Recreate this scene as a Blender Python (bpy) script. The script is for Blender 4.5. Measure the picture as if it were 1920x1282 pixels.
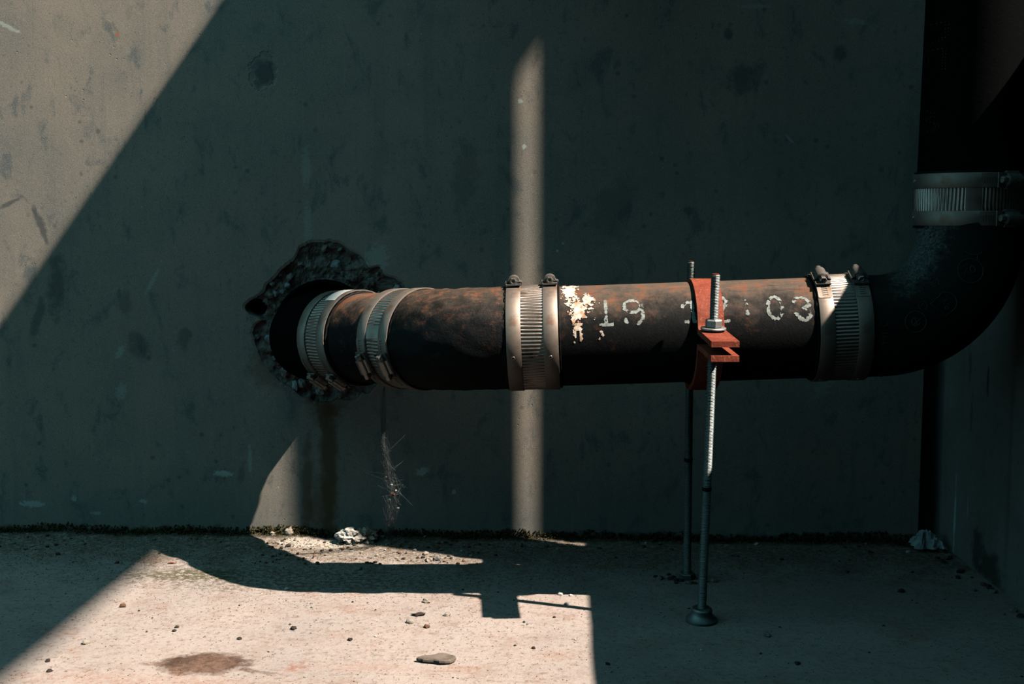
import bpy, math, random
import numpy as np
from mathutils import Vector, Matrix, noise as mnoise
from mathutils.bvhtree import BVHTree

for o in list(bpy.data.objects):
    bpy.data.objects.remove(o)
SC = bpy.context.scene
COL = SC.collection
PI = math.pi
random.seed(7)
rng = np.random.default_rng(11)

# ------------------------------------------------------------------ camera
cam_d = bpy.data.cameras.new('camera')
cam = bpy.data.objects.new('camera', cam_d)
COL.objects.link(cam)
cam_d.sensor_width = 36.0
cam_d.lens = 41.25
cam_d.clip_start = 0.02
cam.location = (0, -1.545, 0.43)
cam.rotation_euler = (math.radians(90 - 6.0), 0, math.radians(2.7))
SC.camera = cam

# ------------------------------------------------------------------ sky, sun, exposure
world = bpy.data.worlds.new('sky')
SC.world = world
world.use_nodes = True
bg = world.node_tree.nodes['Background']
bg.inputs[0].default_value = (0.23, 0.60, 0.68, 1)
bg.inputs[1].default_value = 8.2
sun_d = bpy.data.lights.new('sun', 'SUN')
sun_d.energy = 106.0
sun_d.color = (1.0, 0.86, 0.73)
sun_d.angle = 0.0085
sun = bpy.data.objects.new('sun', sun_d)
COL.objects.link(sun)
sun.location = (2.3, -0.8, 3.0)
SUN = Vector((0.745, -0.28, 1.0))
sun.rotation_euler = SUN.to_track_quat('Z', 'Y').to_euler()
vs = SC.view_settings
vs.view_transform = 'Standard'
vs.look = 'None'
vs.exposure = 0.0
vs.gamma = 1.0
vs.use_curve_mapping = False

# ------------------------------------------------------------------ object helpers
ORG = {}


def thing(name, label, cat, loc=(0, 0, 0), group=None, matrix=None):
    o = bpy.data.objects.new(name, None)
    o.empty_display_size = 0.02
    COL.objects.link(o)
    if matrix is not None:
        o.matrix_world = matrix
    else:
        o.location = loc
    o['label'] = label
    o['category'] = cat
    if group:
        o['group'] = group
    ORG[o] = Vector(loc)
    return o


def mesh(name, V, F, mat=None, smooth=True, mats=None, midx=None):
    me = bpy.data.meshes.new(name)
    me.from_pydata([tuple(v) for v in V], [], [tuple(f) for f in F])
    if mats:
        for m in mats:
            me.materials.append(m)
        if midx is not None:
            me.polygons.foreach_set('material_index', midx)
    elif mat:
        me.materials.append(mat)
    if smooth:
        me.polygons.foreach_set('use_smooth', [True] * len(me.polygons))
    me.update()
    return me


def part(name, V, F, mat, parent=None, local=False, smooth=True, sharp=None):
    if parent is not None and not local:
        g = ORG[parent]
        V = [(v[0] - g[0], v[1] - g[1], v[2] - g[2]) for v in V]
    me = mesh(name, V, F, mat, smooth)
    o = bpy.data.objects.new(name, me)
    COL.objects.link(o)
    if parent is not None:
        o.parent = parent
        ORG[o] = ORG[parent]
    else:
        ORG[o] = Vector((0, 0, 0))
    if sharp is not None:
        me.set_sharp_from_angle(angle=math.radians(sharp))
    return o


def place(name, me, parent, loc=(0, 0, 0), rot=(0, 0, 0), scale=(1, 1, 1)):
    o = bpy.data.objects.new(name, me)
    COL.objects.link(o)
    o.location = loc
    o.rotation_euler = rot
    o.scale = scale
    if parent is not None:
        o.parent = parent
    return o


def struct(o):
    o['kind'] = 'structure'
    return o


def frames(P):
    P = [Vector(p) for p in P]
    T = []
    for i in range(len(P)):
        a = P[max(0, i - 1)]
        b = P[min(len(P) - 1, i + 1)]
        T.append((b - a).normalized())
    up = Vector((0, 0, 1))
    if abs(T[0].dot(up)) > 0.9:
        up = Vector((0, -1, 0))
    n = (up - T[0] * up.dot(T[0])).normalized()
    out = []
    for i, t in enumerate(T):
        n = (n - t * n.dot(t)).normalized()
        out.append((P[i], t, n, t.cross(n)))
    return out


def tube(P, R, n=64, wall=None, rough=0.0, freq=80.0, caps=True):
    """surface swept along P; R a number or one per point; open ends get an inner wall"""
    V, F = [], []
    fr = frames(P)
    for i, (p, t, a, b) in enumerate(fr):
        r0 = R[i] if hasattr(R, '__len__') else R
        for j in range(n):
            an = 2 * PI * j / n
            d = a * math.cos(an) + b * math.sin(an)
            r = r0
            if rough:
                q = p + d * r0
                r += rough * mnoise.fractal(q * freq, 1.0, 2.0, 4)
            V.append(p + d * r)
    m = len(fr)
    for i in range(m - 1):
        for j in range(n):
            k = (j + 1) % n
            F.append((i * n + j, i * n + k, (i + 1) * n + k, (i + 1) * n + j))
    if caps:
        F.append(tuple(range(n)))
        F.append(tuple(reversed(range((m - 1) * n, m * n))))
    return V, F


def arc_path(A, B, C, rad, n=14, lead=6):
    """straight A->B, round bend of given radius at B, straight to C"""
    A, B, C = Vector(A), Vector(B), Vector(C)
    d1 = (B - A).normalized()
    d2 = (C - B).normalized()
    ang = d1.angle(d2)
    tl = rad * math.tan(ang / 2)
    s = B - d1 * tl
    e = B + d2 * tl
    nrm = (d2 - d1 * d2.dot(d1)).normalized()
    c = s + nrm * rad
    pts = [A.lerp(s, i / lead) for i in range(lead)]
    for i in range(n + 1):
        a = ang * i / n
        pts.append(c - nrm * rad * math.cos(a) + d1 * rad * math.sin(a))
    pts += [e.lerp(C, i / lead) for i in range(1, lead + 1)]
    return pts


def boxm(c, s):
    x, y, z = c
    a, b, d = s[0] / 2, s[1] / 2, s[2] / 2
    V = [(x + i * a, y + j * b, z + k * d) for i in (-1, 1) for j in (-1, 1) for k in (-1, 1)]
    F = [(0, 1, 3, 2), (4, 6, 7, 5), (0, 4, 5, 1), (2, 3, 7, 6), (0, 2, 6, 4), (1, 5, 7, 3)]
    return V, F


def join(*ms):
    V, F = [], []
    for v, f in ms:
        k = len(V)
        V += list(v)
        F += [tuple(i + k for i in q) for q in f]
    return V, F


def xf(m, M):
    return [M @ Vector(v) for v in m[0]], m[1]


def prism(poly, z0, z1):
    n = len(poly)
    V = [(p[0], p[1], z0) for p in poly] + [(p[0], p[1], z1) for p in poly]
    F = [tuple(reversed(range(n))), tuple(range(n, 2 * n))]
    F += [(i, (i + 1) % n, n + (i + 1) % n, n + i) for i in range(n)]
    return V, F


def lathe(prof, n=24, axis='Z', sides=None):
    """profile of (r, h); closed ends"""
    V, F = [], []
    for r, h in prof:
        for j in range(n):
            a = 2 * PI * j / n + (PI / n if sides else 0)
            V.append((r * math.cos(a), r * math.sin(a), h))
    for i in range(len(prof) - 1):
        for j in range(n):
            k = (j + 1) % n
            F.append((i * n + j, i * n + k, (i + 1) * n + k, (i + 1) * n + j))
    F.append(tuple(reversed(range(n))))
    m = len(prof) - 1
    F.append(tuple(range(m * n, m * n + n)))
    return V, F


# ------------------------------------------------------------------ material helpers
KA = 0.10      # all colours are darkened alike, to keep bounced light weak in the shadows


class NT:
    def __init__(self, name):
        self.m = bpy.data.materials.new(name)
        self.m.use_nodes = True
        self.t = self.m.node_tree
        self.b = self.t.nodes['Principled BSDF']
        self.b.inputs['Specular IOR Level'].default_value = 0.01
        self._pos = None

    def n(self, kind, **kw):
        nd = self.t.nodes.new(kind)
        for k, v in kw.items():
            setattr(nd, k, v)
        return nd

    def L(self, a, b):
        self.t.links.new(a, b)

    def put(self, sock, v):
        if isinstance(v, bpy.types.NodeSocket):
            self.L(v, sock)
        elif hasattr(v, '__len__') and sock.type == 'RGBA' and len(v) == 3:
            sock.default_value = (*v, 1)
        else:
            sock.default_value = v

    def pos(self):
        if self._pos is None:
            self._pos = self.n('ShaderNodeNewGeometry').outputs['Position']
        return self._pos

    def obj(self):
        return self.n('ShaderNodeTexCoord').outputs['Object']

    def xyz(self, v=None):
        s = self.n('ShaderNodeSeparateXYZ')
        self.L(v or self.pos(), s.inputs[0])
        return s.outputs

    def scalev(self, s, v=None):
        m = self.n('ShaderNodeVectorMath', operation='MULTIPLY')
        self.L(v or self.pos(), m.inputs[0])
        m.inputs[1].default_value = s
        return m.outputs[0]

    def noise(self, scale, detail=4, rough=0.55, v=None, dist=0.0):
        nd = self.n('ShaderNodeTexNoise')
        nd.inputs['Scale'].default_value = scale
        nd.inputs['Detail'].default_value = detail
        nd.inputs['Roughness'].default_value = rough
        nd.inputs['Distortion'].default_value = dist
        self.L(v or self.pos(), nd.inputs['Vector'])
        return nd.outputs[0]

    def voro(self, scale, v=None, feature='F1', out='Distance', rnd=1.0):
        nd = self.n('ShaderNodeTexVoronoi', feature=feature)
        nd.inputs['Scale'].default_value = scale
        nd.inputs['Randomness'].default_value = rnd
        self.L(v or self.pos(), nd.inputs['Vector'])
        return nd.outputs[out]

    def rng(self, f, a, b, lo=0.0, hi=1.0, smooth=True):
        nd = self.n('ShaderNodeMapRange', interpolation_type='SMOOTHSTEP' if smooth else 'LINEAR')
        self.put(nd.inputs[0], f)
        for i, v in enumerate((a, b, lo, hi)):
            nd.inputs[i + 1].default_value = v
        return nd.outputs[0]

    def math(self, op, a, b=0.0):
        nd = self.n('ShaderNodeMath', operation=op)
        self.put(nd.inputs[0], a)
        self.put(nd.inputs[1], b)
        return nd.outputs[0]

    def mix(self, f, a, b, mode='MIX'):
        nd = self.n('ShaderNodeMix', data_type='RGBA', blend_type=mode)
        self.put(nd.inputs[0], f)
        self.put(nd.inputs[6], a)
        self.put(nd.inputs[7], b)
        return nd.outputs[2]

    def blob(self, c, r, rot=0.0, plane='xz', soft=(1.0, 0.5), wob=None, amt=0.5):
        nd = self.n('ShaderNodeMapping', vector_type='TEXTURE')
        self.L(self.pos(), nd.inputs[0])
        if plane == 'xz':
            nd.inputs[1].default_value = (c[0], 0, c[1])
            nd.inputs[2].default_value = (0, rot, 0)
            nd.inputs[3].default_value = (r[0], 10, r[1])
        elif plane == 'yz':
            nd.inputs[1].default_value = (0, c[0], c[1])
            nd.inputs[2].default_value = (rot, 0, 0)
            nd.inputs[3].default_value = (10, r[0], r[1])
        else:
            nd.inputs[1].default_value = (c[0], c[1], 0)
            nd.inputs[2].default_value = (0, 0, rot)
            nd.inputs[3].default_value = (r[0], r[1], 10)
        ln = self.n('ShaderNodeVectorMath', operation='LENGTH')
        self.L(nd.outputs[0], ln.inputs[0])
        d = ln.outputs['Value']
        if wob is not None:
            w = self.math('MULTIPLY', self.math('SUBTRACT', wob, 0.5), amt * 2)
            d = self.math('ADD', d, w)
        return self.rng(d, soft[0], soft[1])

    def bump(self, h, strength=0.3, dist=0.002, prev=None):
        nd = self.n('ShaderNodeBump')
        nd.inputs['Strength'].default_value = strength
        nd.inputs['Distance'].default_value = dist
        self.L(h, nd.inputs['Height'])
        if prev is not None:
            self.L(prev, nd.inputs['Normal'])
        return nd.outputs[0]

    def done(self, col, rough=0.8, metal=0.0, nrm=None):
        self.put(self.b.inputs['Base Color'], self.mix(1.0, col, (KA, KA, KA), 'MULTIPLY'))
        self.put(self.b.inputs['Roughness'], rough)
        self.put(self.b.inputs['Metallic'], metal)
        if nrm is not None:
            self.L(nrm, self.b.inputs['Normal'])
        return self.m


def mat_wall():
    k = NT('weathered_concrete')
    n1 = k.noise(3.2, 5, 0.6)
    n2 = k.noise(14, 5, 0.6)
    n3 = k.noise(160, 4, 0.7)
    n5 = k.noise(650, 3, 0.75)
    stre = k.noise(1.0, 4, 0.6, k.scalev((30, 10, 2.2)))
    mot = k.noise(1.0, 5, 0.65, k.scalev((34, 30, 20)), dist=0.4)
    wob = k.noise(60, 4, 0.6)
    wob2 = k.noise(220, 3, 0.6)
    c = k.mix(k.rng(n1, 0.35, 0.65), (0.235, 0.225, 0.20), (0.325, 0.28, 0.235))
    c = k.mix(k.math('MULTIPLY', k.rng(stre, 0.52, 0.72), 0.35), c, (0.16, 0.175, 0.17))
    c = k.mix(k.math('MULTIPLY', k.rng(n2, 0.50, 0.75), 0.5), c, (0.17, 0.18, 0.175))
    c = k.mix(k.math('MULTIPLY', k.rng(mot, 0.54, 0.68), 0.7), c, (0.10, 0.13, 0.14))
    c = k.mix(k.math('MULTIPLY', k.rng(mot, 0.40, 0.28), 0.3), c, (0.36, 0.32, 0.27))
    c = k.mix(k.math('MULTIPLY', k.rng(n3, 0.56, 0.74), 0.55), c, (0.40, 0.365, 0.31))
    c = k.mix(k.math('MULTIPLY', k.rng(n3, 0.44, 0.28), 0.65), c, (0.12, 0.12, 0.115))
    c = k.mix(k.math('MULTIPLY', k.rng(n5, 0.53, 0.70), 0.75), c, (0.44, 0.41, 0.36))
    c = k.mix(k.math('MULTIPLY', k.rng(n5, 0.47, 0.32), 0.7), c, (0.09, 0.09, 0.088))
    # scattered dark spots, large and small
    sp = k.voro(38)
    sz = k.noise(5, 2, 0.5)
    m = k.math('MULTIPLY', k.rng(k.math('ADD', sp, k.math('MULTIPLY', wob, 0.14)), 0.23, 0.13), k.rng(sz, 0.44, 0.60))
    c = k.mix(k.math('MULTIPLY', m, 0.6), c, (0.075, 0.085, 0.085))
    sp2 = k.voro(105)
    m = k.math('MULTIPLY', k.rng(k.math('ADD', sp2, k.math('MULTIPLY', wob2, 0.20)), 0.27, 0.14), k.rng(k.noise(8, 3, 0.6), 0.46, 0.62))
    c = k.mix(k.math('MULTIPLY', m, 0.65), c, (0.07, 0.075, 0.075))
    # white flecks
    sp3 = k.voro(70)
    m = k.math('MULTIPLY', k.rng(sp3, 0.07, 0.04), k.rng(k.noise(6.5, 2, 0.5), 0.55, 0.65))
    c = k.mix(k.math('MULTIPLY', m, 0.8), c, (0.5, 0.5, 0.46))
    # faint brushed lines
    br = k.noise(1.0, 3, 0.7, k.scalev((200, 10, 12)))
    c = k.mix(k.math('MULTIPLY', k.rng(br, 0.58, 0.75), 0.28), c, (0.40, 0.37, 0.33))
    c = k.mix(k.math('MULTIPLY', k.rng(br, 0.42, 0.28), 0.22), c, (0.12, 0.12, 0.12))
    # dark bluish band along the base
    z = k.xyz()[2]
    base = k.rng(k.math('ADD', z, k.math('MULTIPLY', n2, 0.10)), 0.16, 0.05)
    c = k.mix(k.math('MULTIPLY', base, 0.35), c, (0.085, 0.13, 0.14))
    moss = k.rng(k.math('ADD', z, k.math('MULTIPLY', wob, 0.045)), 0.036, 0.024)
    c = k.mix(k.math('MULTIPLY', moss, 0.9), c, (0.035, 0.034, 0.015))
    dark = [((-0.399, 0.621), (.018, .021), 0.1, .75), ((0.222, 0.610), (.020, .024), 0.2, .55), ((-0.704, 0.422), (.006, .030), -0.30, .75),
            ((-0.744, 0.451), (.020, .004), -0.45, .7), ((-0.686, 0.338), (.014, .05), 0.1, .6), ((-0.714, 0.294), (.008, .035), 0.3, .55),
            ((-0.514, 0.269), (.010, .020), 0.2, .5), ((-0.576, 0.259), (.016, .022), -0.2, .45), ((-0.593, 0.319), (.012, .018), 0.1, .4),
            ((-0.440, 0.087), (.006, .018), 0.3, .4), ((0.345, 0.640), (.012, .012), 0, .6), ((0.203, 0.665), (.007, .007), 0, .6),
            ((0.158, 0.440), (.008, .008), 0, .5), ((-0.135, 0.484), (.02, .05), 0.1, .3), ((0.060, 0.445), (.03, .05), 0.4, .3),
            ((-0.257, 0.324), (.035, .03), 0.4, .35), ((0.450, 0.434), (.03, .2), 0, .25)]
    for ctr, r, rot, a in dark:
        c = k.mix(k.math('MULTIPLY', k.blob(ctr, r, rot, wob=wob, soft=(1.1, 0.45), amt=1.1), a), c, (0.06, 0.075, 0.08))
    # lighter rims and smears of old paint
    light = [((-0.465, 0.086), (.014, .0045), 0.1, .8), ((-0.732, 0.041), (.020, .005), 0.0, .7), ((-0.673, 0.049), (.005, .004), 0.4, .6),
             ((-0.577, 0.046), (.006, .003), 0.2, .6), ((-0.644, 0.029), (.007, .003), 0, .5), ((-0.428, 0.106), (.003, .022), 0, .45),
             ((-0.194, 0.092), (.011, .006), -0.4, .7), ((-0.151, 0.064), (.003, .003), 0, .8), ((-0.344, 0.499), (.007, .028), 0, .25),
             ((-0.343, 0.423), (.006, .030), 0, .25), ((-0.602, 0.198), (.008, .012), 0.4, .35), ((-0.602, 0.251), (.005, .010), 0.6, .4),
             ((-0.252, 0.377), (.018, .02), 0, .35), ((-0.006, 0.398), (.0025, .0025), 0, .9), ((-0.013, 0.388), (.002, .002), 0, .9),
             ((0.285, 0.532), (.008, .002), 0.8, .5), ((0.365, 0.679), (.016, .004), 0.1, .35), ((0.237, 0.699), (.02, .003), 0, .3),
             ((-0.554, 0.348), (.003, .022), 0.5, .35), ((-0.739, 0.682), (.022, .003), 0.45, .6), ((-0.062, 0.582), (.0035, .0035), 0, .9),
             ((-0.057, 0.523), (.003, .003), 0, .9), ((0.341, 0.221), (.010, .03), 0.5, .3)]
    for ctr, r, rot, a in light:
        c = k.mix(k.math('MULTIPLY', k.blob(ctr, r, rot, wob=wob2, soft=(1.1, 0.6), amt=1.2), a), c, (0.44, 0.52, 0.49))
    # brown rust run below the hole and tints round it
    for ctr, r, rot, a in [((-0.320, 0.097), (.013, .13), 0, .8), ((-0.351, 0.058), (.008, .09), 0.03, .6), ((-0.335, 0.034), (.018, .055), 0, .45),
                           ((-0.324, 0.193), (.028, .035), 0, .7), ((-0.397, 0.232), (.03, .03), 0, .4)]:
        c = k.mix(k.math('MULTIPLY', k.blob(ctr, r, rot, wob=wob, soft=(1.25, 0.5), amt=0.9), a), c, (0.105, 0.062, 0.032))
    c = k.mix(k.math('MULTIPLY', k.blob((-0.590, 0.670), (.004, .004), 0, wob=wob2, amt=1.2), .7), c, (0.45, 0.14, 0.06))
    # relief
    pit = k.voro(120)
    pits = k.math('MULTIPLY', k.rng(pit, 0.16, 0.05), k.rng(k.noise(24, 2, 0.5), 0.58, 0.68))
    ring = k.math('SUBTRACT', k.blob((-0.399, 0.621), (.019, .023), 0.1, wob=wob, soft=(1.05, 0.9), amt=0.7),
                  k.math('MULTIPLY', k.blob((-0.399, 0.614), (.014, .018), 0.1, wob=wob, soft=(1.0, 0.8), amt=0.7), 0.8))
    h = k.math('SUBTRACT', k.math('ADD', k.math('MULTIPLY', n3, 0.10), k.math('MULTIPLY', n5, 0.09)), k.math('MULTIPLY', pits, 0.8))
    h = k.math('SUBTRACT', h, k.math('MULTIPLY', ring, 1.6))
    return k.done(c, 0.85, 0.0, k.bump(h, 0.40, 0.003))


def mat_floor():
    k = NT('dusty_floor_concrete')
    n1 = k.noise(4.5, 5, 0.6)
    n2 = k.noise(22, 6, 0.65)
    n3 = k.noise(150, 5, 0.7)
    n4 = k.noise(420, 3, 0.7)
    wob = k.noise(45, 4, 0.65)
    n6 = k.noise(1.0, 5, 0.7, k.scalev((45, 95, 45)))
    c = k.mix(k.rng(n1, 0.36, 0.64), (0.355, 0.305, 0.282), (0.300, 0.266, 0.250))
    c = k.mix(k.math('MULTIPLY', k.rng(n2, 0.48, 0.70), 0.5), c, (0.25, 0.18, 0.15))
    c = k.mix(k.math('MULTIPLY', k.rng(n2, 0.46, 0.28), 0.55), c, (0.36, 0.335, 0.315))
    c = k.mix(k.math('MULTIPLY', k.rng(n6, 0.54, 0.68), 0.55), c, (0.185, 0.14, 0.115))
    c = k.mix(k.math('MULTIPLY', k.rng(n3, 0.52, 0.68), 0.7), c, (0.155, 0.115, 0.095))
    c = k.mix(k.math('MULTIPLY', k.rng(n3, 0.45, 0.30), 0.5), c, (0.40, 0.365, 0.34))
    c = k.mix(k.math('MULTIPLY', k.rng(n4, 0.58, 0.70), 0.65), c, (0.11, 0.09, 0.08))
    rs = k.noise(11, 6, 0.7, dist=0.6)
    c = k.mix(k.math('MULTIPLY', k.math('MULTIPLY', k.rng(rs, 0.56, 0.70), k.rng(n3, 0.38, 0.6)), 0.7), c, (0.27, 0.13, 0.085))
    sp = k.voro(85)
    m = k.math('MULTIPLY', k.rng(k.math('ADD', sp, k.math('MULTIPLY', n3, 0.2)), 0.24, 0.16), k.rng(k.noise(7, 3, 0.6), 0.46, 0.6))
    c = k.mix(k.math('MULTIPLY', m, 0.75), c, (0.085, 0.066, 0.055))
    # dark dirt and dead moss lying along the wall
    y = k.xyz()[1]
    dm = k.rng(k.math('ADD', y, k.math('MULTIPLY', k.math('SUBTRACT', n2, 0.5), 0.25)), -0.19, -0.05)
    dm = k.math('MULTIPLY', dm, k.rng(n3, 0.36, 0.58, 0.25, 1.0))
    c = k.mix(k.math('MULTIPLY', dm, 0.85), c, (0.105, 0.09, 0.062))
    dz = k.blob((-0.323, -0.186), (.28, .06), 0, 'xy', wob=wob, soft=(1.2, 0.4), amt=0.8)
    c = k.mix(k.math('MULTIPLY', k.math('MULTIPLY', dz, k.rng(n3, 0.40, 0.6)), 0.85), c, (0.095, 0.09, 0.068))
    ms = k.blob((-0.457, -0.175), (.07, .03), 0, 'xy', wob=wob, soft=(1.2, 0.3), amt=0.9)
    c = k.mix(k.math('MULTIPLY', k.math('MULTIPLY', ms, k.rng(n3, 0.36, 0.54)), 0.95), c, (0.085, 0.08, 0.048))
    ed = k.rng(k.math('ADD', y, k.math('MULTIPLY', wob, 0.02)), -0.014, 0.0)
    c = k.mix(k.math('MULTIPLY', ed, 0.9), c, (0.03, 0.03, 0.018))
    # pale washed patch of mortar
    pp = k.blob((-0.332, -0.036), (.06, .022), 0, 'xy', wob=wob, soft=(1.2, 0.5), amt=0.7)
    c = k.mix(k.math('MULTIPLY', pp, 0.8), c, (0.42, 0.39, 0.34))
    # oil and rust stains
    st = k.blob((-0.351, -0.458), (.045, .029), 0.1, 'xy', wob=wob, soft=(1.1, 0.7), amt=0.55)
    rim = k.math('SUBTRACT', st, k.math('MULTIPLY', k.blob((-0.351, -0.459), (.040, .025), 0.1, 'xy', wob=wob, soft=(1.0, 0.6), amt=0.55), 0.55))
    c = k.mix(k.math('MULTIPLY', st, 0.9), c, k.mix(k.rng(n3, 0.36, 0.62), (0.060, 0.032, 0.022), (0.150, 0.085, 0.058)))
    c = k.mix(k.math('MULTIPLY', k.math('MULTIPLY', rim, k.rng(n2, 0.35, 0.6)), 0.9), c, (0.038, 0.024, 0.018))
    for ctr, r, rot, a, col in [((-0.296, -0.474), (.03, .0045), -0.35, .7, (0.09, 0.055, 0.04)), ((-0.404, -0.461), (.018, .006), 0.1, .6, (0.14, 0.08, 0.055)),
                                ((-0.259, -0.466), (.013, .02), 0, .6, (0.24, 0.085, 0.05)), ((-0.193, -0.461), (.05, .012), 0, .35, (0.30, 0.15, 0.10)),
                                ((-0.100, -0.461), (.035, .012), 0.2, .5, (0.27, 0.14, 0.09)), ((-0.007, -0.420), (.03, .016), 0, .45, (0.27, 0.16, 0.11)),
                                ((-0.398, -0.502), (.16, .02), 0, .35, (0.33, 0.17, 0.12))]:
        c = k.mix(k.math('MULTIPLY', k.math('MULTIPLY', k.blob(ctr, r, rot, 'xy', wob=wob, soft=(1.3, 0.3), amt=1.3), k.rng(n3, 0.36, 0.60, 0.15, 1.0)), a), c, col)
    h = k.math('ADD', k.math('MULTIPLY', n2, 0.6), k.math('ADD', k.math('MULTIPLY', n3, 0.45), k.math('MULTIPLY', n4, 0.2)))
    return k.done(c, 0.9, 0.0, k.bump(h, 0.55, 0.004))


def mat_pipe(name, rust=0.5, paint=(0.0045, 0.0058, 0.0065), top=0.6, rough=0.62, bumpy=0.5, spec=0.012, fleck=(0.020, 0.025, 0.027), dust=None):
    k = NT(name)
    k.b.inputs['Specular IOR Level'].default_value = spec
    n1 = k.noise(34, 6, 0.75)
    n2 = k.noise(110, 5, 0.7)
    n3 = k.noise(420, 4, 0.7)
    ax = k.noise(1.0, 4, 0.6, k.scalev((30, 190, 190)))
    nz = k.n('ShaderNodeNewGeometry').outputs['Normal']
    up = k.xyz(nz)[2]
    t = 0.62 - 0.26 * rust
    dust_shade = k.rng(k.math('ADD', up, k.math('MULTIPLY', k.math('SUBTRACT', n1, 0.5), 1.3)), 0.30, 1.10)   # settled dust and rust; also darkens the lower side like the sun's falloff
    m1 = k.rng(n1, t, t + 0.12)
    m2 = k.rng(k.math('ADD', n2, k.math('MULTIPLY', dust_shade, 0.16 * top)), 0.52, 0.66)
    c = k.mix(k.math('MULTIPLY', k.rng(n3, 0.5, 0.75), 0.4), paint, fleck)
    c = k.mix(k.math('MULTIPLY', dust_shade, top), c, (0.15, 0.118, 0.095))
    c = k.mix(k.math('MULTIPLY', k.math('MULTIPLY', k.math('MULTIPLY', m1, m2), k.math('ADD', 0.18, k.math('MULTIPLY', dust_shade, 0.82))), min(1.0, rust + 0.25)), c, (0.19, 0.072, 0.034))
    c = k.mix(k.math('MULTIPLY', k.math('MULTIPLY', k.rng(ax, 0.52, 0.68), dust_shade), rust), c, (0.22, 0.092, 0.046))
    c = k.mix(k.math('MULTIPLY', k.rng(ax, 0.42, 0.28), 0.45), c, tuple(2.3 * q for q in paint))
    if dust:
        c = k.mix(k.math('MULTIPLY', k.blob(*dust, wob=n2, soft=(1.3, 0.2), amt=0.9), k.rng(n3, 0.3, 0.7)), c, (0.16, 0.185, 0.185))
    h = k.math('ADD', k.math('MULTIPLY', n2, 0.7), k.math('MULTIPLY', n3, 0.4))
    return k.done(c, rough, 0.0, k.bump(h, bumpy, 0.0016))


def mat_metal(name, col=(0.34, 0.285, 0.245), rough=0.56, tarn=0.75):
    k = NT(name)
    o = k.obj()
    n1 = k.noise(60, 5, 0.65, o)
    n2 = k.noise(420, 4, 0.7, o)
    c = k.mix(k.rng(n1, 0.45, 0.7), col, tuple(v * 0.72 for v in col))
    c = k.mix(k.math('MULTIPLY', k.rng(n1, 0.55, 0.72), tarn), c, (0.30, 0.16, 0.09))
    c = k.mix(k.math('MULTIPLY', k.rng(n2, 0.55, 0.75), 0.4), c, (0.24, 0.24, 0.23))
    r = k.math('ADD', k.math('MULTIPLY', n2, 0.22), rough - 0.08)
    return k.done(c, r, 0.85, k.bump(n2, 0.12, 0.0005))


def mat_plain(name, col, rough=0.6, metal=0.0, var=0.35, sc=200, bump=0.3, alt=None, pos=True):
    k = NT(name)
    v = None if pos else k.obj()
    n = k.noise(sc, 5, 0.65, v)
    c = k.mix(k.rng(n, 0.35, 0.7), col, alt or tuple(x * (1 - var) for x in col))
    return k.done(c, rough, metal, k.bump(n, bump, 0.001))


M_WALL = mat_wall()
M_FLOOR = mat_floor()
def mat_side():
    k = NT('side_wall_concrete')
    n1 = k.noise(9, 5, 0.6)
    n3 = k.noise(170, 4, 0.7)
    wob = k.noise(60, 4, 0.6)
    stre = k.noise(1.0, 4, 0.6, k.scalev((30, 30, 3)))
    c = k.mix(k.rng(n1, 0.35, 0.65), (0.185, 0.18, 0.165), (0.145, 0.142, 0.132))
    c = k.mix(k.math('MULTIPLY', k.rng(stre, 0.5, 0.7), 0.5), c, (0.095, 0.10, 0.10))
    c = k.mix(k.math('MULTIPLY', k.rng(n3, 0.55, 0.72), 0.5), c, (0.25, 0.24, 0.22))
    c = k.mix(k.math('MULTIPLY', k.rng(n3, 0.44, 0.30), 0.5), c, (0.07, 0.07, 0.066))
    for ctr, r, rot, a, col in [((-0.045, 0.055), (.0035, .045), 0, .75, (.42, .50, .50)), ((-0.085, 0.07), (.0015, .02), 0, .6, (.35, .42, .42)),
                                ((-0.13, 0.235), (.003, .022), 0, .9, (.03, .03, .03)), ((-0.075, 0.245), (.004, .022), 0, .7, (.04, .04, .04)),
                                ((-0.085, 0.19), (.004, .03), 0, .5, (.05, .05, .05)), ((-0.12, 0.03), (.02, .035), 0, .8, (.03, .03, .028)),
                                ((-0.16, 0.015), (.04, .02), 0, .8, (.03, .03, .026)), ((-0.2, 0.12), (.006, .16), 0, .35, (.06, .06, .06))]:
        c = k.mix(k.math('MULTIPLY', k.blob(ctr, r, rot, 'yz', wob=wob, soft=(1.2, 0.5), amt=1.0), a), c, col)
    pit = k.rng(k.voro(60), 0.10, 0.05)
    return k.done(c, 0.88, 0.0, k.bump(k.math('SUBTRACT', k.math('MULTIPLY', n3, 0.2), k.math('MULTIPLY', pit, 0.6)), 0.4, 0.002))


M_SIDE = mat_side()
M_SLAB = mat_plain('overhead_concrete', (0.15, 0.145, 0.135), 0.9, var=0.4, sc=12)
M_PIPE_RUN = mat_pipe('painted_iron_with_rust', rust=0.52, top=0.72, rough=0.6, bumpy=0.35)
M_PIPE_BEND = mat_pipe('coarse_cast_iron_with_rust', rust=0.60, top=0.42, rough=0.55, bumpy=0.8)
M_PIPE_SHORT = mat_pipe('rusty_cast_iron', rust=0.85, top=0.7, rough=0.62, bumpy=0.4)
M_PIPE_BLACK = mat_pipe('black_painted_iron', rust=0.0, top=0.0, rough=0.7, bumpy=0.25, spec=0.002, paint=(0.002, 0.003, 0.003), fleck=(0.006, 0.008, 0.008))
M_ELBOW = mat_pipe('black_dusty_iron', rust=0.12, top=0.12, rough=0.65, bumpy=0.3, spec=0.01, paint=(0.009, 0.013, 0.013), fleck=(0.022, 0.031, 0.031), dust=((0.372, 0.398), (.020, .050), 0.5))
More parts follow.
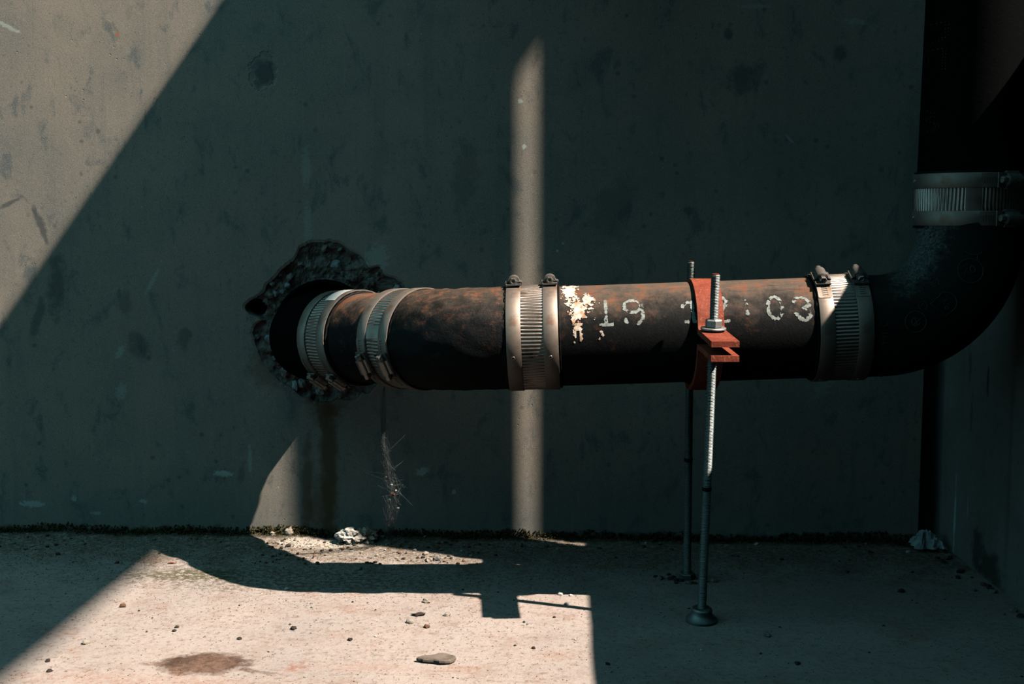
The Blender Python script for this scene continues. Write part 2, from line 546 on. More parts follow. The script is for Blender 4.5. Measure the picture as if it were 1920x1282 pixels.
M_MARK = mat_plain('worn_casting_edge', (0.042, 0.05, 0.05), 0.6)
M_RUBBER = mat_plain('black_rubber', (0.012, 0.012, 0.013), 0.55)
M_STEEL = mat_metal('stainless_band')
M_SHIELD = mat_metal('corrugated_stainless', (0.44, 0.375, 0.33), 0.36, 0.5)
M_SCREW = mat_metal('screw_steel', (0.60, 0.56, 0.52), 0.26, 0.25)
M_ZINC = mat_metal('zinc_plated_steel', (0.22, 0.26, 0.26), 0.50, 0.05)
M_NUT = mat_metal('bright_zinc', (0.60, 0.60, 0.58), 0.42, 0.05)
def mat_red():
    k = NT('red_oxide_primer')
    n1 = k.noise(330, 4, 0.7)
    n2 = k.noise(60, 4, 0.6)
    c = k.mix(k.rng(n2, 0.35, 0.65), (0.27, 0.068, 0.040), (0.19, 0.044, 0.028))
    c = k.mix(k.math('MULTIPLY', k.rng(n1, 0.46, 0.34), 0.6), c, (0.13, 0.025, 0.018))
    c = k.mix(k.math('MULTIPLY', k.rng(n1, 0.58, 0.68), 0.6), c, (0.50, 0.20, 0.13))
    return k.done(c, 0.6, 0.0, k.bump(n1, 0.6, 0.001))


M_RED = mat_red()
M_REDTIP = mat_plain('red_rod_tip', (0.22, 0.05, 0.035), 0.6)
M_PAINT = mat_plain('stencil_paint', (0.33, 0.385, 0.38), 0.85, sc=330, alt=(0.15, 0.155, 0.14), bump=0.6)
M_FAINT = mat_plain('faded_stencil_paint', (0.03, 0.037, 0.038), 0.8, var=0.3, sc=300)
M_SPLASH = mat_plain('white_mortar_splash', (0.78, 0.72, 0.64), 0.9, sc=160, alt=(0.42, 0.22, 0.11), bump=0.8)
M_LABEL = mat_plain('white_sticker', (0.78, 0.80, 0.78), 0.5, var=0.15, sc=60)
M_CRATER = mat_plain('broken_concrete', (0.22, 0.215, 0.20), 0.95, sc=110, alt=(0.085, 0.06, 0.048), bump=1.0)
M_AGG = mat_plain('grey_aggregate', (0.30, 0.36, 0.37), 0.85, sc=60, var=0.5)
M_PALE = mat_plain('pale_stone', (0.42, 0.37, 0.31), 0.9, sc=120, var=0.35, bump=0.6, pos=False)
M_WHITE = mat_plain('white_stone', (0.58, 0.55, 0.50), 0.9, sc=120, var=0.25, pos=False)
M_GREY = mat_plain('grey_stone', (0.22, 0.215, 0.205), 0.9, sc=120, var=0.4, pos=False)
M_DARK = mat_plain('dark_stone', (0.055, 0.045, 0.038), 0.9, sc=120, var=0.4, pos=False)
M_BROWN = mat_plain('brown_stone', (0.15, 0.085, 0.055), 0.9, sc=120, var=0.4, pos=False)
M_MOSS = mat_plain('dead_moss', (0.055, 0.05, 0.016), 0.95, sc=150, var=0.6, alt=(0.02, 0.018, 0.009))
M_GRIT = mat_plain('floor_grit', (0.22, 0.18, 0.14), 0.95, sc=300, alt=(0.07, 0.055, 0.042), bump=0.2)
M_SLATE = mat_plain('slate_flake', (0.17, 0.14, 0.12), 0.7, sc=90, var=0.35)
M_PLASTIC = mat_plain('pale_plastic_film', (0.34, 0.42, 0.45), 0.45, sc=50, var=0.4)
M_LEAF = mat_plain('dry_red_leaf', (0.30, 0.09, 0.045), 0.8, sc=120)
M_WEB = mat_plain('cobweb_silk', (0.13, 0.15, 0.155), 0.8, var=0.2)
M_CLUMP = mat_plain('gritty_mortar', (0.48, 0.42, 0.35), 0.95, sc=150, alt=(0.20, 0.165, 0.12), bump=1.0)

# ------------------------------------------------------------------ setting: back wall with the broken hole
CX, CZ = -0.3255, 0.280
OUT = [(-0.327, 0.399), (-0.299, 0.394), (-0.281, 0.381), (-0.257, 0.366), (-0.228, 0.349), (-0.215, 0.335), (-0.224, 0.290), (-0.356, 0.388),
       (-0.363, 0.370), (-0.389, 0.352), (-0.408, 0.328), (-0.428, 0.315), (-0.428, 0.305), (-0.409, 0.296), (-0.423, 0.284), (-0.416, 0.260),
       (-0.402, 0.231), (-0.374, 0.209), (-0.346, 0.191), (-0.316, 0.188), (-0.274, 0.196), (-0.237, 0.225), (-0.227, 0.256)]
pol = sorted((math.atan2(z - CZ, x - CX), math.hypot(x - CX, z - CZ)) for x, z in OUT)
pa = np.array([p[0] for p in pol])
pr = np.array([p[1] for p in pol])
WX0, WX1, WZ0, WZ1 = -3.2, 0.466, -0.03, 3.6
NA = 240
angs = list(np.linspace(-PI, PI, NA, endpoint=False))
for cx_, cz_ in ((WX0, WZ0), (WX1, WZ0), (WX0, WZ1), (WX1, WZ1)):
    angs.append(math.atan2(cz_ - CZ, cx_ - CX))
angs = sorted(angs)
NA = len(angs)
rout = np.interp(angs, pa, pr, period=2 * PI)
rout = np.array([r * (1 + 0.05 * mnoise.fractal(Vector((math.cos(a) * 7, math.sin(a) * 7, 3.3)), 1.0, 2.0, 4)) for a, r in zip(angs, rout)])


def ray_rect(a):
    c, s = math.cos(a), math.sin(a)
    t = 1e9
    if c > 1e-9:
        t = min(t, (WX1 - CX) / c)
    if c < -1e-9:
        t = min(t, (WX0 - CX) / c)
    if s > 1e-9:
        t = min(t, (WZ1 - CZ) / s)
    if s < -1e-9:
        t = min(t, (WZ0 - CZ) / s)
    return t


V, F = [], []
rows = 4
for k in range(rows):
    for a, r in zip(angs, rout):
        rr = [r, r * 1.0 + 0.004, None, None][k] if k < 2 else (ray_rect(a) if k == 3 else min(r + 0.06, ray_rect(a) * 0.9))
        V.append((CX + rr * math.cos(a), 0.0015 if k == 0 else 0.0, CZ + rr * math.sin(a)))
for k in range(rows - 1):
    for j in range(NA):
        i = (j + 1) % NA
        F.append((k * NA + j, k * NA + i, (k + 1) * NA + i, (k + 1) * NA + j))
wall_back = struct(part('wall_back', V, F, M_WALL, smooth=False))
wall_back['label'] = 'weathered grey concrete back wall with a broken hole round the pipe'

# crater of broken concrete
V, F = [], []
NR = 22
RI = 0.0690
for k in range(NR + 1):
    u = k / NR
    for a, r in zip(angs, rout):
        rr = r + (RI - r) * u
        x, z = CX + rr * math.cos(a), CZ + rr * math.sin(a)
        nn = mnoise.fractal(Vector((x * 55, z * 55, 1.7)), 0.9, 2.0, 5)
        n2 = mnoise.noise(Vector((x * 24, z * 24, 8.1)))
        y = 0.0085 * min(1.0, u * 4) ** 0.6 + 0.004 * u + (0.0055 * nn + 0.0045 * n2) * min(1.0, u * 8)
        if (x + 0.426) ** 2 + ((z - 0.311) * 1.6) ** 2 < 0.022 ** 2 and u > 0:
            y = 0.045
        V.append((x, max(y, 0.0005), z))
for k in range(NR):
    for j in range(NA):
        i = (j + 1) % NA
        F.append((k * NA + j, k * NA + i, (k + 1) * NA + i, (k + 1) * NA + j))
k0 = NR * NA
nv = len(V)
for a in angs:
    V.append((CX + RI * math.cos(a), 0.10, CZ + RI * math.sin(a)))
for j in range(NA):
    i = (j + 1) % NA
    F.append((k0 + j, k0 + i, nv + i, nv + j))
part('broken_concrete', V, F, M_CRATER, wall_back, smooth=False)
part('sky_block_backing', *boxm((-1.2, 0.20, 1.78), (4.4, 0.18, 3.64)), M_SLAB, wall_back, smooth=False)  # box added behind the wall so no sky leaks through the hole


def rock(seed, sub=2, amp=0.35, squash=(1, 1, 1), freq=1.3):
    import bmesh
    bm = bmesh.new()
    bmesh.ops.create_icosphere(bm, subdivisions=sub, radius=1.0)
    for v in bm.verts:
        d = v.co.normalized()
        s = 1 + amp * mnoise.fractal(d * freq + Vector((seed * 3.1, seed * 1.7, seed * 0.9)), 1.0, 2.0, 3)
        v.co = Vector((d.x * s * squash[0], d.y * s * squash[1], d.z * s * squash[2]))
    V = [tuple(v.co) for v in bm.verts]
    F = [tuple(v.index for v in f.verts) for f in bm.faces]
    bm.free()
    return V, F


agg_me = [mesh('aggregate_stone', *rock(40 + i, 2, 0.45), M_AGG if i % 2 else M_CRATER, False) for i in range(5)]
R2 = random.Random(3)
cnt = 0
while cnt < 46:
    a = R2.uniform(-PI, PI)
    ro = float(np.interp(a, pa, pr, period=2 * PI))
    u = R2.uniform(0.15, 0.95)
    rr = 0.071 + (ro - 0.071) * u
    if ro - 0.071 < 0.008:
        continue
    s = R2.uniform(0.0025, 0.0075)
    place('aggregate_stone', agg_me[cnt % 5], wall_back, (CX + rr * math.cos(a), 0.0085 - 0.003 * u, CZ + rr * math.sin(a)),
          (R2.uniform(0, 6), R2.uniform(0, 6), R2.uniform(0, 6)), (s, s * 0.8, s))
    cnt += 1

# corner joint, right wall, overhead slab, added unseen ledges and walls that block sky
V, F = boxm((0.481, 0.055, 1.78), (0.036, 0.03, 3.64))
o = struct(part('trim_1', V, F, M_SIDE, smooth=False))
o['label'] = 'dark recessed joint in the corner between back wall and right wall'
V1 = prism([(0.495, 0.06), (0.496, 0.0), (0.507, -0.21), (0.510, -0.27), (0.510, -3.2), (0.74, -3.2), (0.74, 0.06)], -0.03, 0.651)
V2 = prism([(0.495, 0.06), (0.496, 0.0), (0.507, -0.2055), (0.74, -0.2055), (0.74, 0.06)], 0.651, 3.6)
o = struct(part('wall_right', *join(V1, V2), M_SIDE, smooth=False))
o['label'] = 'dark grey concrete side wall at the right edge behind the big elbow'
V, F = prism([(1.629, -4.2), (2.012, -4.2), (2.012, 0.0), (1.629, 0.0)], 3.4, 3.5)
o = struct(part('ceiling', V, F, M_SLAB, smooth=False))
o['label'] = 'narrow overhead concrete slab that shades the wall'
V, F = boxm((0.405, -0.85, 1.56), (0.36, 1.70, 0.12))
o = struct(part('sky_block_ledge', V, F, M_SLAB, smooth=False))  # unseen ledge, added to hide sky above the right side
o['label'] = 'unseen concrete ledge round the upright pipe, added overhead to darken the right side'
V, F = boxm((-0.002, -0.62, 1.0), (0.335, 1.24, 0.10))
o = struct(part('sky_block_ledge_low', V, F, M_SLAB, smooth=False))  # second added ledge, lower, deepens the shade towards the right
o['label'] = 'unseen lower concrete ledge, added overhead to block more sky light'
V, F = boxm((1.55, -2.4, 1.56), (2.65, 1.40, 0.12))
o = struct(part('sky_block_canopy', V, F, M_SLAB, smooth=False))  # added canopy, cuts sky light from the front right
o['label'] = 'unseen concrete canopy over the front right, added to block sky light'
V, F = boxm((0.2, -3.9, 1.3), (7.0, 0.2, 2.7))
struct(part('sky_block_front', V, F, M_SLAB, smooth=False))  # unseen wall added behind the camera to block the front sky
V, F = boxm((3.2, -1.9, 1.7), (0.2, 4.4, 3.5))
struct(part('sky_block_east', V, F, M_SLAB, smooth=False))  # unseen wall added far right to block the low sky there

# ------------------------------------------------------------------ floor
xs = np.concatenate([np.linspace(-3.4, -1.05, 8), np.linspace(-1.0, 0.62, 240), np.linspace(0.7, 3.0, 8)])
ys = np.concatenate([np.linspace(-4.0, -0.75, 8), np.linspace(-0.70, 0.012, 130), np.array([0.07])])


def floor_z(x, y):
    z = 0.0012 * mnoise.fractal(Vector((x * 9, y * 9, 0.3)), 1.0, 2.0, 4)
    m = max(0.0, 1 + (y - 0.0) / 0.13)
    if m > 0:
        z += 0.0045 * m * m * (0.7 + 0.9 * mnoise.noise(Vector((x * 11, y * 20, 5.0))))
        z += 0.0016 * m * mnoise.fractal(Vector((x * 70, y * 70, 2.0)), 1.0, 2.0, 3)
    return z


V = [(x, y, floor_z(x, y) if -1.0 <= x <= 0.62 and y > -0.7 else 0.0) for y in ys for x in xs]
nx = len(xs)
F = [(j * nx + i, j * nx + i + 1, (j + 1) * nx + i + 1, (j + 1) * nx + i) for j in range(len(ys) - 1) for i in range(nx - 1)]
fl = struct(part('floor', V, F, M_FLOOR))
fl['label'] = 'dusty concrete floor with reddish stains and a dirty strip along the wall'

# ------------------------------------------------------------------ pipes
AX0 = Vector((0.005, -0.262, 0.3021))
AXD = Vector((1, 0, 0.0381)).normalized()
RUN = lambda x: AX0 + AXD * ((x - 0.005) / AXD.x)
A_ = RUN(-0.120)
B_ = Vector((-0.3265, -0.068, 0.2795))
DG = (B_ - A_).normalized()
RP = 0.0545
SLEEVE = (CX, 0.0, CZ)

t = thing('wall_sleeve', 'dark iron sleeve ring set in the broken hole of the wall', 'pipe sleeve', (CX, 0.0, CZ - 0.069))
V, F = [], []
for (r, y) in ((0.0620, 0.09), (0.0620, 0.008), (0.0645, 0.004), (0.0677, 0.005), (0.0688, 0.009), (0.0688, 0.09)):
    for j in range(96):
        a = 2 * PI * j / 96
        V.append((CX + r * math.cos(a), y, CZ + r * math.sin(a)))
for i in range(5):
    for j in range(96):
        k = (j + 1) % 96
        F.append((i * 96 + j, i * 96 + k, (i + 1) * 96 + k, (i + 1) * 96 + j))
part('ring', V, F, M_PIPE_BLACK, t)

c1 = A_ + DG * ((B_ - A_).length * 0.71)
c2 = A_ + DG * ((B_ - A_).length * 0.285)
c3 = RUN(-0.0365)
c4 = RUN(0.2905)
HW = 0.0275
P = arc_path((B_.x, 0.10, B_.z), B_, c1 + DG * 0.002, 0.036, 16, 5)
t = thing('wall_elbow_pipe', 'black pipe bend coming out of the broken wall hole', 'pipe', (B_.x, -0.02, B_.z - 0.057))
part('bend', *tube(P, RP + 0.0007, 72), M_PIPE_BLACK, t)

t = thing('short_pipe', 'short rusty iron pipe between the two slanting banded couplings', 'pipe', c1.lerp(c2, .5) - Vector((0, 0, .057)))
part('pipe_wall', *tube([c1.lerp(c2, i / 12) for i in range(13)], RP - 0.0005, 72), M_PIPE_SHORT, t)

P = arc_path(c2, A_, RUN(-0.0365), 0.076, 18, 6)
Rs = []
t = thing('iron_bend', 'coarse black iron bend with rust between slanting and upright couplings', 'pipe', A_ - Vector((0, 0, .059)))
part('bend', *tube(P, RP + 0.0018, 110, rough=0.0012, freq=85.0), M_PIPE_BEND, t)

t = thing('numbered_drain_pipe', 'straight rusty black drain pipe stencilled with pale numbers and white splashes', 'pipe', RUN(0.15) - Vector((0, 0, .057)))
part('pipe_wall', *tube([RUN(-0.0365 + 0.327 * i / 40) for i in range(41)], RP, 96, rough=0.00015, freq=60), M_PIPE_RUN, t)
DRAIN = t
UPV = (Vector((0, 0, 1)) - AXD * AXD.z).normalized()
FRV = Vector((0, -1, 0))


def on_pipe(s, phi, off=0.0004):
    return AX0 + AXD * s + (UPV * math.sin(phi) + FRV * math.cos(phi)) * (RP + off)


def ell(cx, cy, rx, ry, n=20, a0=0, a1=360):
    return [(cx + rx * math.cos(math.radians(a0 + (a1 - a0) * i / n)), cy + ry * math.sin(math.radians(a0 + (a1 - a0) * i / n))) for i in range(n + 1)]


GLY = {
    '1a': [[(.5, .02), (.5, .93)], [(.12, .92), (.9, .92)]],
    '9': [ell(.46, .30, .40, .25), [(.86, .30), (.93, .55), (.92, .8), (.72, .97)], [(.1, .82), (.15, .9)]],
    '1': [[(.02, .3), (.3, .14), (.75, .10), (.82, .5), (.86, .92)], [(.22, .9), (.4, .92)], [(.86, .92), (1.2, .92)]],
    '2': [[(.05, .22), (.35, .05), (.75, .04), (.93, .25), (.72, .5), (.1, .88)], [(.1, .93), (.92, .93)]],
    ':': [[(.45, .08), (.5, .25)], [(.5, .75), (.58, .9)]],
    '0': [ell(.5, .5, .40, .44, 26)],
    '3': [[(.06, .25), (.28, .08), (.7, .1), (.93, .25), (.9, .4), (.55, .5), (.85, .62), (.93, .8), (.65, .95), (.35, .88), (.12, .68)]],
}


def segdist(px, py, pts):
    best = np.full(px.shape, 1e9)
    for (x0, y0), (x1, y1) in zip(pts[:-1], pts[1:]):
        dx, dy = x1 - x0, y1 - y0
        L2 = dx * dx + dy * dy + 1e-12
        u = np.clip(((px - x0) * dx + (py - y0) * dy) / L2, 0, 1)
        best = np.minimum(best, np.hypot(px - x0 - u * dx, py - y0 - u * dy))
    return best


def cells_to_mesh(mask, s0, ds, ph0, dph, off=0.00035, surf=on_pipe):
    V, F, idx = [], [], {}
    H, Wd = mask.shape

    def vid(i, j):
        if (i, j) not in idx:
            idx[(i, j)] = len(V)
            V.append(surf(s0 + j * ds, ph0 + i * dph, off))
        return idx[(i, j)]
    for i in range(H):
        for j in range(Wd):
            if mask[i, j]:
                F.append((vid(i, j), vid(i, j + 1), vid(i + 1, j + 1), vid(i + 1, j)))
    return V, F


def fnoise(S, Ph, f, z):
    return np.array([[mnoise.fractal(Vector((s * f, p * RP * f, z)), 0.9, 2.0, 3) for s, p in zip(r1, r2)] for r1, r2 in zip(S, Ph)])


def glyph(key, s0, s1, ph_top, ph_bot, w=0.00185, wear=0.0):
    cs = 0.0005
    m = 0.003
    ph_top, ph_bot = math.radians(ph_top), math.radians(ph_bot)
    H = int(((ph_top - ph_bot) * RP + 2 * m) / cs)
    Wd = int((s1 - s0 + 2 * m) / cs)
    dph = -cs / RP
    j, i = np.meshgrid(np.arange(Wd), np.arange(H))
    S = s0 - m + (j + .5) * cs
    Ph = ph_top + m / RP + (i + .5) * dph
    X = S - s0
    Y = (ph_top - Ph) * RP
    ww, hh = s1 - s0, (ph_top - ph_bot) * RP
    d = np.full(S.shape, 1e9)
    for st in GLY[key]:
        d = np.minimum(d, segdist(X, Y, [(a * ww, b * hh) for a, b in st]))
    n1 = fnoise(S, Ph, 330, 2.0 + s0 * 50)
    n2 = fnoise(S, Ph, 160, 9.0 + s0 * 50)
    mask = (d < w * (0.95 + 0.55 * n1)) & (n2 > -0.27 + wear)
    V, F = cells_to_mesh(mask, s0 - m, cs, ph_top + m / RP, dph)
    o = part('painted_number', V, F, M_PAINT, DRAIN)
    return o


glyph('1a', 0.0290, 0.0446, 46.4, 13.9, wear=0.12)
glyph('9', 0.0550, 0.0770, 47.5, 15.7, wear=0.0)
glyph('1', 0.1171, 0.1303, 43.7, 14.4)
glyph('2', 0.1421, 0.1657, 47.2, 13.7)
glyph(':', 0.1808, 0.1874, 41, 22, wear=0.1)
glyph('0', 0.2044, 0.2225, 45.7, 15.2, wear=0.03)
glyph('3', 0.2319, 0.2504, 43.6, 12.4, wear=0.0)


def splash(s0, s1, pt, pb, thr, z, f=170, parts=None):
    cs = 0.0005
    pt, pb = math.radians(pt), math.radians(pb)
    H, Wd = int((pt - pb) * RP / cs), int((s1 - s0) / cs)
    j, i = np.meshgrid(np.arange(Wd), np.arange(H))
    S = s0 + (j + .5) * cs
    Ph = pt - (i + .5) * cs / RP
    u = (S - (s0 + s1) / 2) / ((s1 - s0) / 2)
    v = (Ph - (pt + pb) / 2) / ((pt - pb) / 2)
    rad = np.hypot(u, v)
    if parts == 'arch':
        rad = np.where((np.abs(u) < 0.35) & (v < 0.1), 2.0, rad * 0.85)
    n = fnoise(S, Ph, f, z)
    mask = (1 - rad) + 0.75 * n > thr
    part('mortar_splash', *cells_to_mesh(mask, s0, cs, pt, -cs / RP, 0.0005), M_SPLASH, DRAIN)


splash(-0.011, 0.010, 98, 40, 0.28, 1.0, 230)
splash(-0.004, 0.018, 54, 18, 0.26, 4.0, 210)
splash(0.0015, 0.0120, 22, -3, 0.30, 6.0, 260, 'arch')
splash(0.0075, 0.028, 61, 38, 0.38, 7.0, 220)
splash(0.0275, 0.035, 13, -4, 0.62, 8.0, 260, 'arch')
splash(-0.009, 0.042, 73, 3, 1.02, 12.0, 300)

# big elbow
VX, VY = 0.4335, -0.2450
C_ = RUN(VX)
P = arc_path(RUN(0.2905), C_, (VX, VY, 0.450), 0.100, 28, 5)
t = thing('large_elbow_pipe', 'large black iron elbow with raised casting marks turning up beside side wall', 'pipe', RUN(0.40) - Vector((0, 0, .058)))
V, F = tube(P, RP + 0.0005, 96, rough=0.0002, freq=60)
part('bend', V, F, M_ELBOW, t)
BV = BVHTree.FromPolygons([tuple(v) for v in V], F)


def drape_lines(name, strokes, w, parent, h=0.0008):
    V, F = [], []
    for st in strokes:
        pts = []
        for (x, z) in st:
            hit = BV.ray_cast(Vector((x, -0.6, z)), Vector((0, 1, 0)))
            if hit[0] is not None:
                pts.append((hit[0], hit[1] if hit[1].y < 0 else -hit[1]))
        if len(pts) < 2:
            continue
        b = len(V)
        for i, (p, n) in enumerate(pts):
            a = pts[max(0, i - 1)][0]
            c = pts[min(len(pts) - 1, i + 1)][0]
            tg = (c - a).normalized()
            s = tg.cross(n).normalized()
            for q in (-1.0, -0.5, 0.5, 1.0):
                V.append(p + s * (q * w) + n * (h if abs(q) < 0.9 else -0.0003))
        for i in range(len(pts) - 1):
            for k in range(3):
                F.append((b + i * 4 + k, b + i * 4 + k + 1, b + (i + 1) * 4 + k + 1, b + (i + 1) * 4 + k))
    return part(name, V, F, M_MARK, parent)


def circ(cx, cz, r, a0=0, a1=360, n=40):
    return ell(cx, cz, r, r, n, a0, a1)


def lsc(glyphs, cx, cz, s, rot):
    c, sn = math.cos(rot), math.sin(rot)
    return [[(cx + s * (x * c - y * sn), cz + s * (x * sn + y * c)) for x, y in st] for st in glyphs]


drape_lines('casting_mark', [circ(0.4169, 0.3763, 0.0125)] + lsc([[(-.9, .5), (-.3, .6), (-.9, -.1), (-.3, -.2)], ell(.3, .2, .3, .42, 14)], 0.4169, 0.3757, 0.008, 0.3), 0.0007, t)
drape_lines('casting_mark', [circ(0.3607, 0.3236, 0.0108)] + lsc([ell(0, 0, .55, .55, 14, 40, 330), [(0, -.6), (.1, .7)], [(-.5, -.3), (.8, .2)]], 0.3607, 0.3236, 0.0075, 0.4), 0.0007, t)
drape_lines('casting_mark', [[(0.3760, 0.3417), (0.3857, 0.3508)] + circ(0.3919, 0.3436, 0.0105, 120, -60, 20) + [(0.3912, 0.3302), (0.3832, 0.3369), (0.3760, 0.3417)]]
            + lsc([[(-.4, .5), (.3, .8), (-.2, 0), (.5, -.1)], ell(.1, -.6, .3, .25, 10)], 0.3909, 0.3417, 0.006, 0.2), 0.0007, t)
drape_lines('casting_mark', [circ(0.3821, 0.3640, 0.0042, n=24)] + lsc([ell(0, 0, .5, .5, 10, 40, 320)], 0.3821, 0.3640, 0.0035, 0), 0.0005, t)
drape_lines('casting_mark', [circ(0.3683, 0.3402, 0.0042, n=24)] + lsc([ell(0, 0, .5, .5, 10, 40, 320), [(0, 0), (.5, 0)]], 0.3683, 0.3402, 0.0035, 0), 0.0005, t)
drape_lines('casting_mark', [ell(0.4204, 0.3987, 0.009, 0.006, 10, 200, 340), [(0.4237, 0.3934), (0.4232, 0.3877)]], 0.0005, t)
NFH = [[[(-.5, -.5), (-.5, .5), (.5, -.5), (.5, .5)]], [[(-.5, -.5), (-.5, .5)], [(.5, -.5), (.5, .5)], [(-.5, 0), (.5, 0)]], [[(-.3, -.5), (-.3, .5)]],
       [ell(0, 0, .45, .5, 12, 60, 300)]]
st = []
for i, g in enumerate(NFH):
    st += lsc(g, 0.3290, 0.2960 + i * 0.0088, 0.0070, PI / 2)
drape_lines('casting_letters', st, 0.0005, t)

# standpipe
TOPV = Vector((0.4547, -0.255, 2.25))
BOT = Vector((VX, VY, 0.450))
t = thing('upright_black_pipe', 'upright black drain pipe with faded stencilled letters at the right edge', 'pipe', BOT)
P = [BOT.lerp(TOPV, i / 24) for i in range(25)]
part('pipe_wall', *tube(P, RP, 96, rough=0.00012, freq=60), M_PIPE_BLACK, t)
STAND = t
DV = (TOPV - BOT).normalized()
FV = (Vector((0, -1, 0)) - DV * DV.dot(Vector((0, -1, 0)))).normalized()
SV = FV.cross(DV)
if SV.x < 0:
    SV = -SV


def on_stand(s, phi, off=0.0003):
    return BOT + DV * s + (FV * math.cos(phi) + SV * math.sin(phi)) * (RP + off)


def dots(strokes, x0, z, size, rot):
    V, F = [], []
    for st in strokes:
        for (a, b), (c, d) in zip(st[:-1], st[1:]):
            L = math.hypot(c - a, d - b)
            n = max(2, int(L / 0.14))
            for i in range(n + 1):
                u, v = a + (c - a) * i / n, b + (d - b) * i / n
                cr, sr = math.cos(rot), math.sin(rot)
                x = x0 + size * (u * cr - v * sr)
                zz = z + size * (u * sr + v * cr)
                for dx in (-.0011, .0011):
                    ph = math.asin(max(-1, min(1, (x + dx - VX) / RP)))
                    s = (zz - BOT.z) / DV.z
                    q = 0.0007
                    b0 = len(V)
                    for (e, f) in ((-1, -1), (1, -1), (1, 1), (-1, 1)):
                        V.append(on_stand(s + f * q, ph + e * q / RP))
                    F.append((b0, b0 + 1, b0 + 2, b0 + 3))
    part('painted_letter', V, F, M_FAINT, STAND)


dots([[(-.5, -.5), (.5, -.5), (.5, .2), (.2, .5), (-.2, .5), (-.5, .2), (-.5, -.5)]], 0.3805, 0.623, 0.020, PI)
dots([[(-.5, .5), (-.5, -.5)], [(-.5, .5), (.5, .5)], [(-.5, 0), (.2, 0)]], 0.3790, 0.5955, 0.021, -PI / 2)
dots([ell(.0, .25, .35, .25, 8), ell(.05, -.25, .4, .25, 8, -100, 120)], 0.3765, 0.5325, 0.024, 0)

# ------------------------------------------------------------------ couplings
RG = RP + 0.0014          # rubber
RSH = RP + 0.0025         # corrugated shield
RBD = RP + 0.0037         # band


def ring_rows(rows, n=180, ripple=None, a0=0.0, a1=2 * PI, closed=True):
    V, F = [], []
    m = n if closed else n + 1
    for (x, r) in rows:
        for j in range(m):
            a = a0 + (a1 - a0) * j / n
            rr = r + (ripple(a, x) if ripple else 0)
            V.append((x, rr * math.sin(a), rr * math.cos(a)))
    for i in range(len(rows) - 1):
        for j in range(n if closed else n):
            k = (j + 1) % m
            F.append((i * m + j, (i + 1) * m + j, (i + 1) * m + k, i * m + k))
    return V, F


def ripple(a, x):
    a = a % (2 * PI)
    if 0.50 < a < 0.78:
        return 0.0004
    if abs(x) > 0.0185:
        return 0.0
    return 0.00055 * math.cos(92 * a)


ME_GASKET = mesh('gasket', *ring_rows([(-0.030, RP), (-0.030, RG + .0006), (-0.0285, RG + .0006), (-0.028, RG), (0.028, RG), (0.0285, RG + .0006), (0.030, RG + .0006), (0.030, RP)], 120,
                                      lambda a, x: 0.0004 * math.cos(150 * a) if abs(x) > 0.0283 else 0.0), M_RUBBER)
ME_SHIELD = mesh('shield', *ring_rows([(-0.0275, RSH), (-0.0188, RSH), (-0.0184, RSH), (0.0184, RSH), (0.0188, RSH), (0.0275, RSH)], 736, ripple), M_SHIELD)


def band_mesh(x0, x1):
    rows = [(x0, RBD - .0009), (x0, RBD), (x0 + .0004, RBD + .0003), (x1 - .0004, RBD + .0003), (x1, RBD), (x1, RBD - .0009)]
    return ring_rows(rows, 160)


ME_BAND = mesh('worm_band', *band_mesh(-0.0078, 0.0078), M_STEEL)
ME_BAND.set_sharp_from_angle(angle=math.radians(40))


def slot_strip(a0, a1, n, r=RBD + .0009, w=0.0073, tip=None):
    """band tail with real slots cut through it"""
    xs_ = [-w, -w * 0.42, w * 0.42, w]
    V, F = [], []
    st = [a0 + (a1 - a0) * i / (2 * n) for i in range(2 * n + 1)]
    for i, a in enumerate(st):
        for x in xs_:
            xx = x
            aa = a + (0.012 * x / w if 0 < i < 2 * n else 0)
            if i == 2 * n:
                xx = x * 0.72
            V.append((xx, r * math.sin(aa), r * math.cos(aa)))
    for i in range(2 * n):
        for k in range(3):
            if k == 1 and i % 2 == 1 and i < 2 * n - 1:
                continue
            F.append((i * 4 + k, (i + 1) * 4 + k, (i + 1) * 4 + k + 1, i * 4 + k + 1))
    # thickness
    b = len(V)
    V += [(x, y * (r - .0007) / r, z * (r - .0007) / r) for x, y, z in V]
    top = list(F)
    F += [tuple(b + q for q in reversed(f)) for f in top]
    ed = {}
    for f in top:
        for u, v in zip(f, f[1:] + f[:1]):
            ed[(u, v)] = 1
    for (u, v) in list(ed):
        if (v, u) not in ed:
            F.append((v, u, b + u, b + v))
    return V, F


ME_TAIL = mesh('slotted_tail', *slot_strip(0.10, 0.52, 9), M_STEEL, False)
ME_TAIL2 = mesh('slotted_tail', *slot_strip(-0.12, -0.62, 11), M_STEEL, False)


